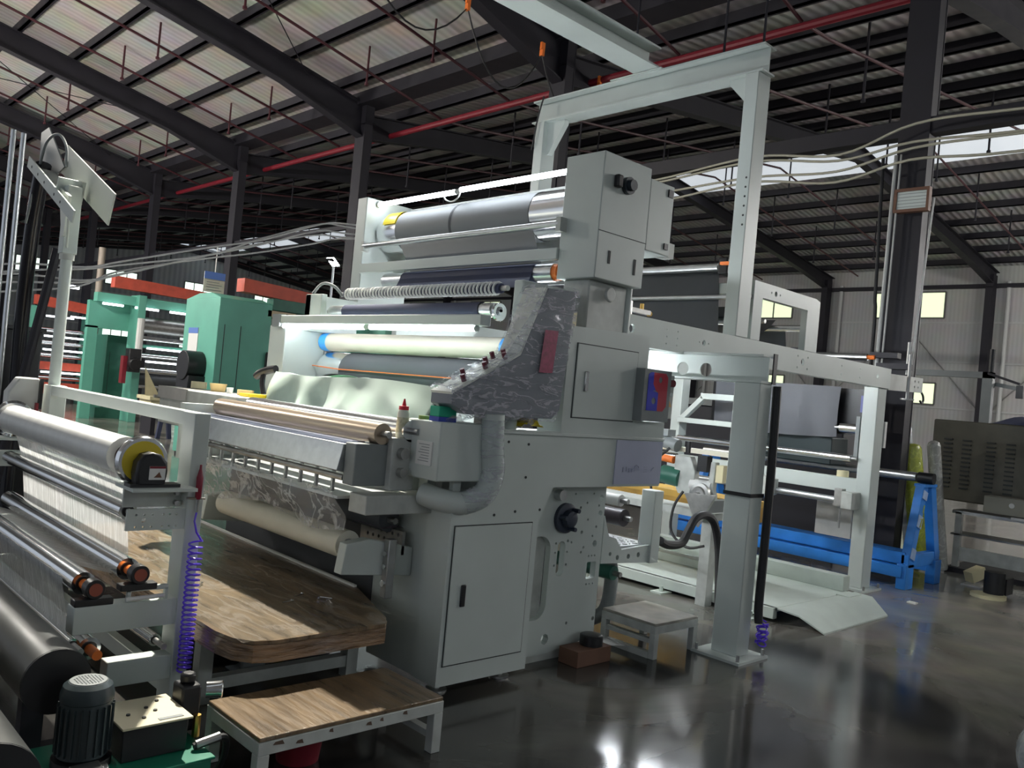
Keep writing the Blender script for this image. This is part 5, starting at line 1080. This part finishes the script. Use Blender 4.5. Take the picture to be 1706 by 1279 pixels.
for (ya, yb, r, lab) in ((4.33, 4.36, .022, 'thick'), (4.27, 4.30, .012, 'thin')):
    solo('conduit', MB().cyl((10.06, ya, 4.9), (10.06, yb, .02), r, 8), GIRT, lab + ' pale conduit running down the floodlight column', 'pipe')
solo('column_rope', MB().cyl((10.08, 3.86, 4.35), (9.98, 3.93, 2.0), .012, 6), GIRT, 'pale rope hanging down in front of the floodlight column', 'rope')
solo('black_drop_cable', MB().tube([(10.1, 4.5, 4.9), (10.1, 4.48, 4.2), (10.1, 4.46, 3.6), (10.1, 4.45, 3.2), (10.1, 4.43, 2.8), (10.1, 4.43, .5), (10.1, 4.43, .02)], .022, 8, 5), RUBBER, 'black cable dropping beside the floodlight column', 'cable')
# small things on the far right of the rail
ce = thing('web_guide_unit', 'dark web guide with orange-tipped roller above the rail end', 'machine', (9.3, 4.4, 2.27))
part('roller', MB().cyl((9.3, 4.12, 2.42), (9.3, 5.0, 2.42), .04, 14), ALU, ce)
part('orange_cap', MB().cyl((9.3, 4.04, 2.42), (9.3, 4.12, 2.42), .025, 10), ORANGE, ce)
part('frame', MB().box(9.25, 9.4, 3.66, 4.0, 2.30, 2.36).box(9.3, 9.4, 3.8, 4.1, 2.42, 2.48).box(9.2, 9.5, 4.9, 5.0, 2.2, 2.5), DARKSTEEL, ce)
part('arm', MB().cyl((9.35, 3.7, 2.25), (9.35, 3.7, 2.6), .02, 8), STEEL, ce)
# dark dryer machine on the right
dm_ = thing('dark_dryer', 'dark olive dryer housing with louvred side and lower work shelf', 'machine', (12.2, 2.6, 0))
OLV = mat('dark_olive_enamel', (.085, .082, .062), .5, var=.2)
hb = part('housing', MB().box(11.6, 13.2, .6, 4.2, .82, 1.84), OLV, dm_, bevel=.02)
for y in (4.0, 3.78, 3.5, 3.28, 2.9, 2.6, 2.3):
    for k in range(12): part('louvre', MB().box(11.585, 11.6, y-.05, y+.05, .98+.055*k, 1.0+.055*k), SEAM, hb)
part('shelf', MB().box(11.2, 11.6, .6, 3.75, .70, .74), STEEL, dm_)
part('shelf', MB().box(11.2, 11.6, .6, 3.75, .44, .46), STEEL, dm_)
part('kick_plate', MB().box(11.22, 11.26, .6, 3.66, .14, .30), WHITE2, dm_)
for y in (3.64, 2.2, .8): part('leg', MB().box(11.2, 11.27, y, y+.07, .06, .72), WHITE2, dm_)
part('base_rail', MB().box(11.1, 13.0, .6, 3.75, 0, .06), DARKSTEEL, dm_)
part('control_box', MB().box(11.0, 11.25, 2.0, 3.35, .78, .98), mat('cream_box', (.30, .29, .24), .5), dm_, bevel=.006)
part('box_knob', MB().cyl((10.99, 3.05, .9), (11.0, 3.05, .9), .03, 10), PAPER, dm_)
part('paper_stack', MB().box(11.0, 11.2, 2.6, 3.05, .742, .77), PAPER, dm_)
og = thing('overhead_hanger', 'grey overhead frame with slanting arm above the dark dryer', 'frame', (12, 3.6, 1.84))
part('post', MB().box(11.95, 12.05, 3.66, 3.78, 1.84, 2.50), GREY, og)
part('arm', MB().box(11.95, 12.05, 3.66, 5.2, 2.42, 2.50), GREY, og)
part('arm', MB().beam((11.9, 3.70, 2.48), (11.9, 3.33, 2.36), .04, .03), DARKSTEEL, og)
part('arm', MB().beam((12.1, 3.70, 2.36), (12.1, 3.33, 2.30), .06, .05), GREY, og)
part('spike', MB().cyl((12.0, 3.70, 2.50), (12.0, 3.70, 2.80), .03, 8), BLACK, og)
part('weight', MB().box(11.88, 11.94, 3.28, 3.36, 2.18, 2.34), BLACK, og)
solo('dark_cloth_heap', MB().grid(lambda u, v: (11.7+.6*v, 2.3+1.3*u, 1.845+.16*math.sin(math.pi*u)*math.sin(math.pi*v)*(1+.4*math.sin(13*u+5*v))), 18, 10), NAVY, 'heap of dark cloth lying on top of the dark dryer', 'cloth')
bw = thing('back_machine', 'dark blue machine body behind the delivery frame', 'machine', (12, 6, 0))
part('body', MB().box(11.2, 13.0, 5.2, 9.5, 0, 1.75), mat('deep_navy_enamel', (.012, .013, .022), .5), bw, bevel=.02)
part('top_rail', MB().box(11.15, 11.3, 5.0, 9.5, 1.75, 1.85), GREY, bw)
part('red_guard', MB().box(11.1, 11.2, 5.0, 5.8, 1.9, 2.1), RED, bw)
cb_ = thing('open_carton', 'small tilted cream carton on the floor by the dryer', 'box', (10.45, 3.22, 0))
part('box', MB().beam((10.36, 3.24, .09), (10.52, 3.16, .16), .12, .12), CREAM, cb_)
part('flap', MB().box(10.3, 10.5, 3.1, 3.3, 0, .015), PAPER, cb_)
sm = thing('small_motor', 'little black motor on a round cream pad on the floor', 'motor', (9.9, 2.88, 0))
part('pad', MB().cyl((9.85, 2.88, 0), (9.85, 2.88, .035), .17, 20), CREAM, sm)
part('motor_body', MB().cyl((9.95, 2.86, .035), (9.95, 2.86, .26), .10, 14).box(9.98, 10.2, 2.75, 2.9, .03, .2), BLACK, sm)
solo('plastic_bundle', MB().grid(lambda u, v: (4.47+.22*math.cos(6.283*u)*math.sin(math.pi*(.15+.85*v))*(1+.15*math.sin(9*u*6.283)), 0.95+.18*math.sin(6.283*u)*math.sin(math.pi*(.15+.85*v)), .46*(1-v)+.01*math.sin(20*u)), 40, 14), mat_film('bag_film', (.6, .62, .62), .85, .2, 6), 'crumpled pale plastic bundle standing on the floor', 'bag', solid=.003)
solo('paper_scrap', MB().box(8.55, 8.62, 3.12, 3.2, 0, .012), PAPER, 'white scrap of paper lying on the dark floor', 'scrap')
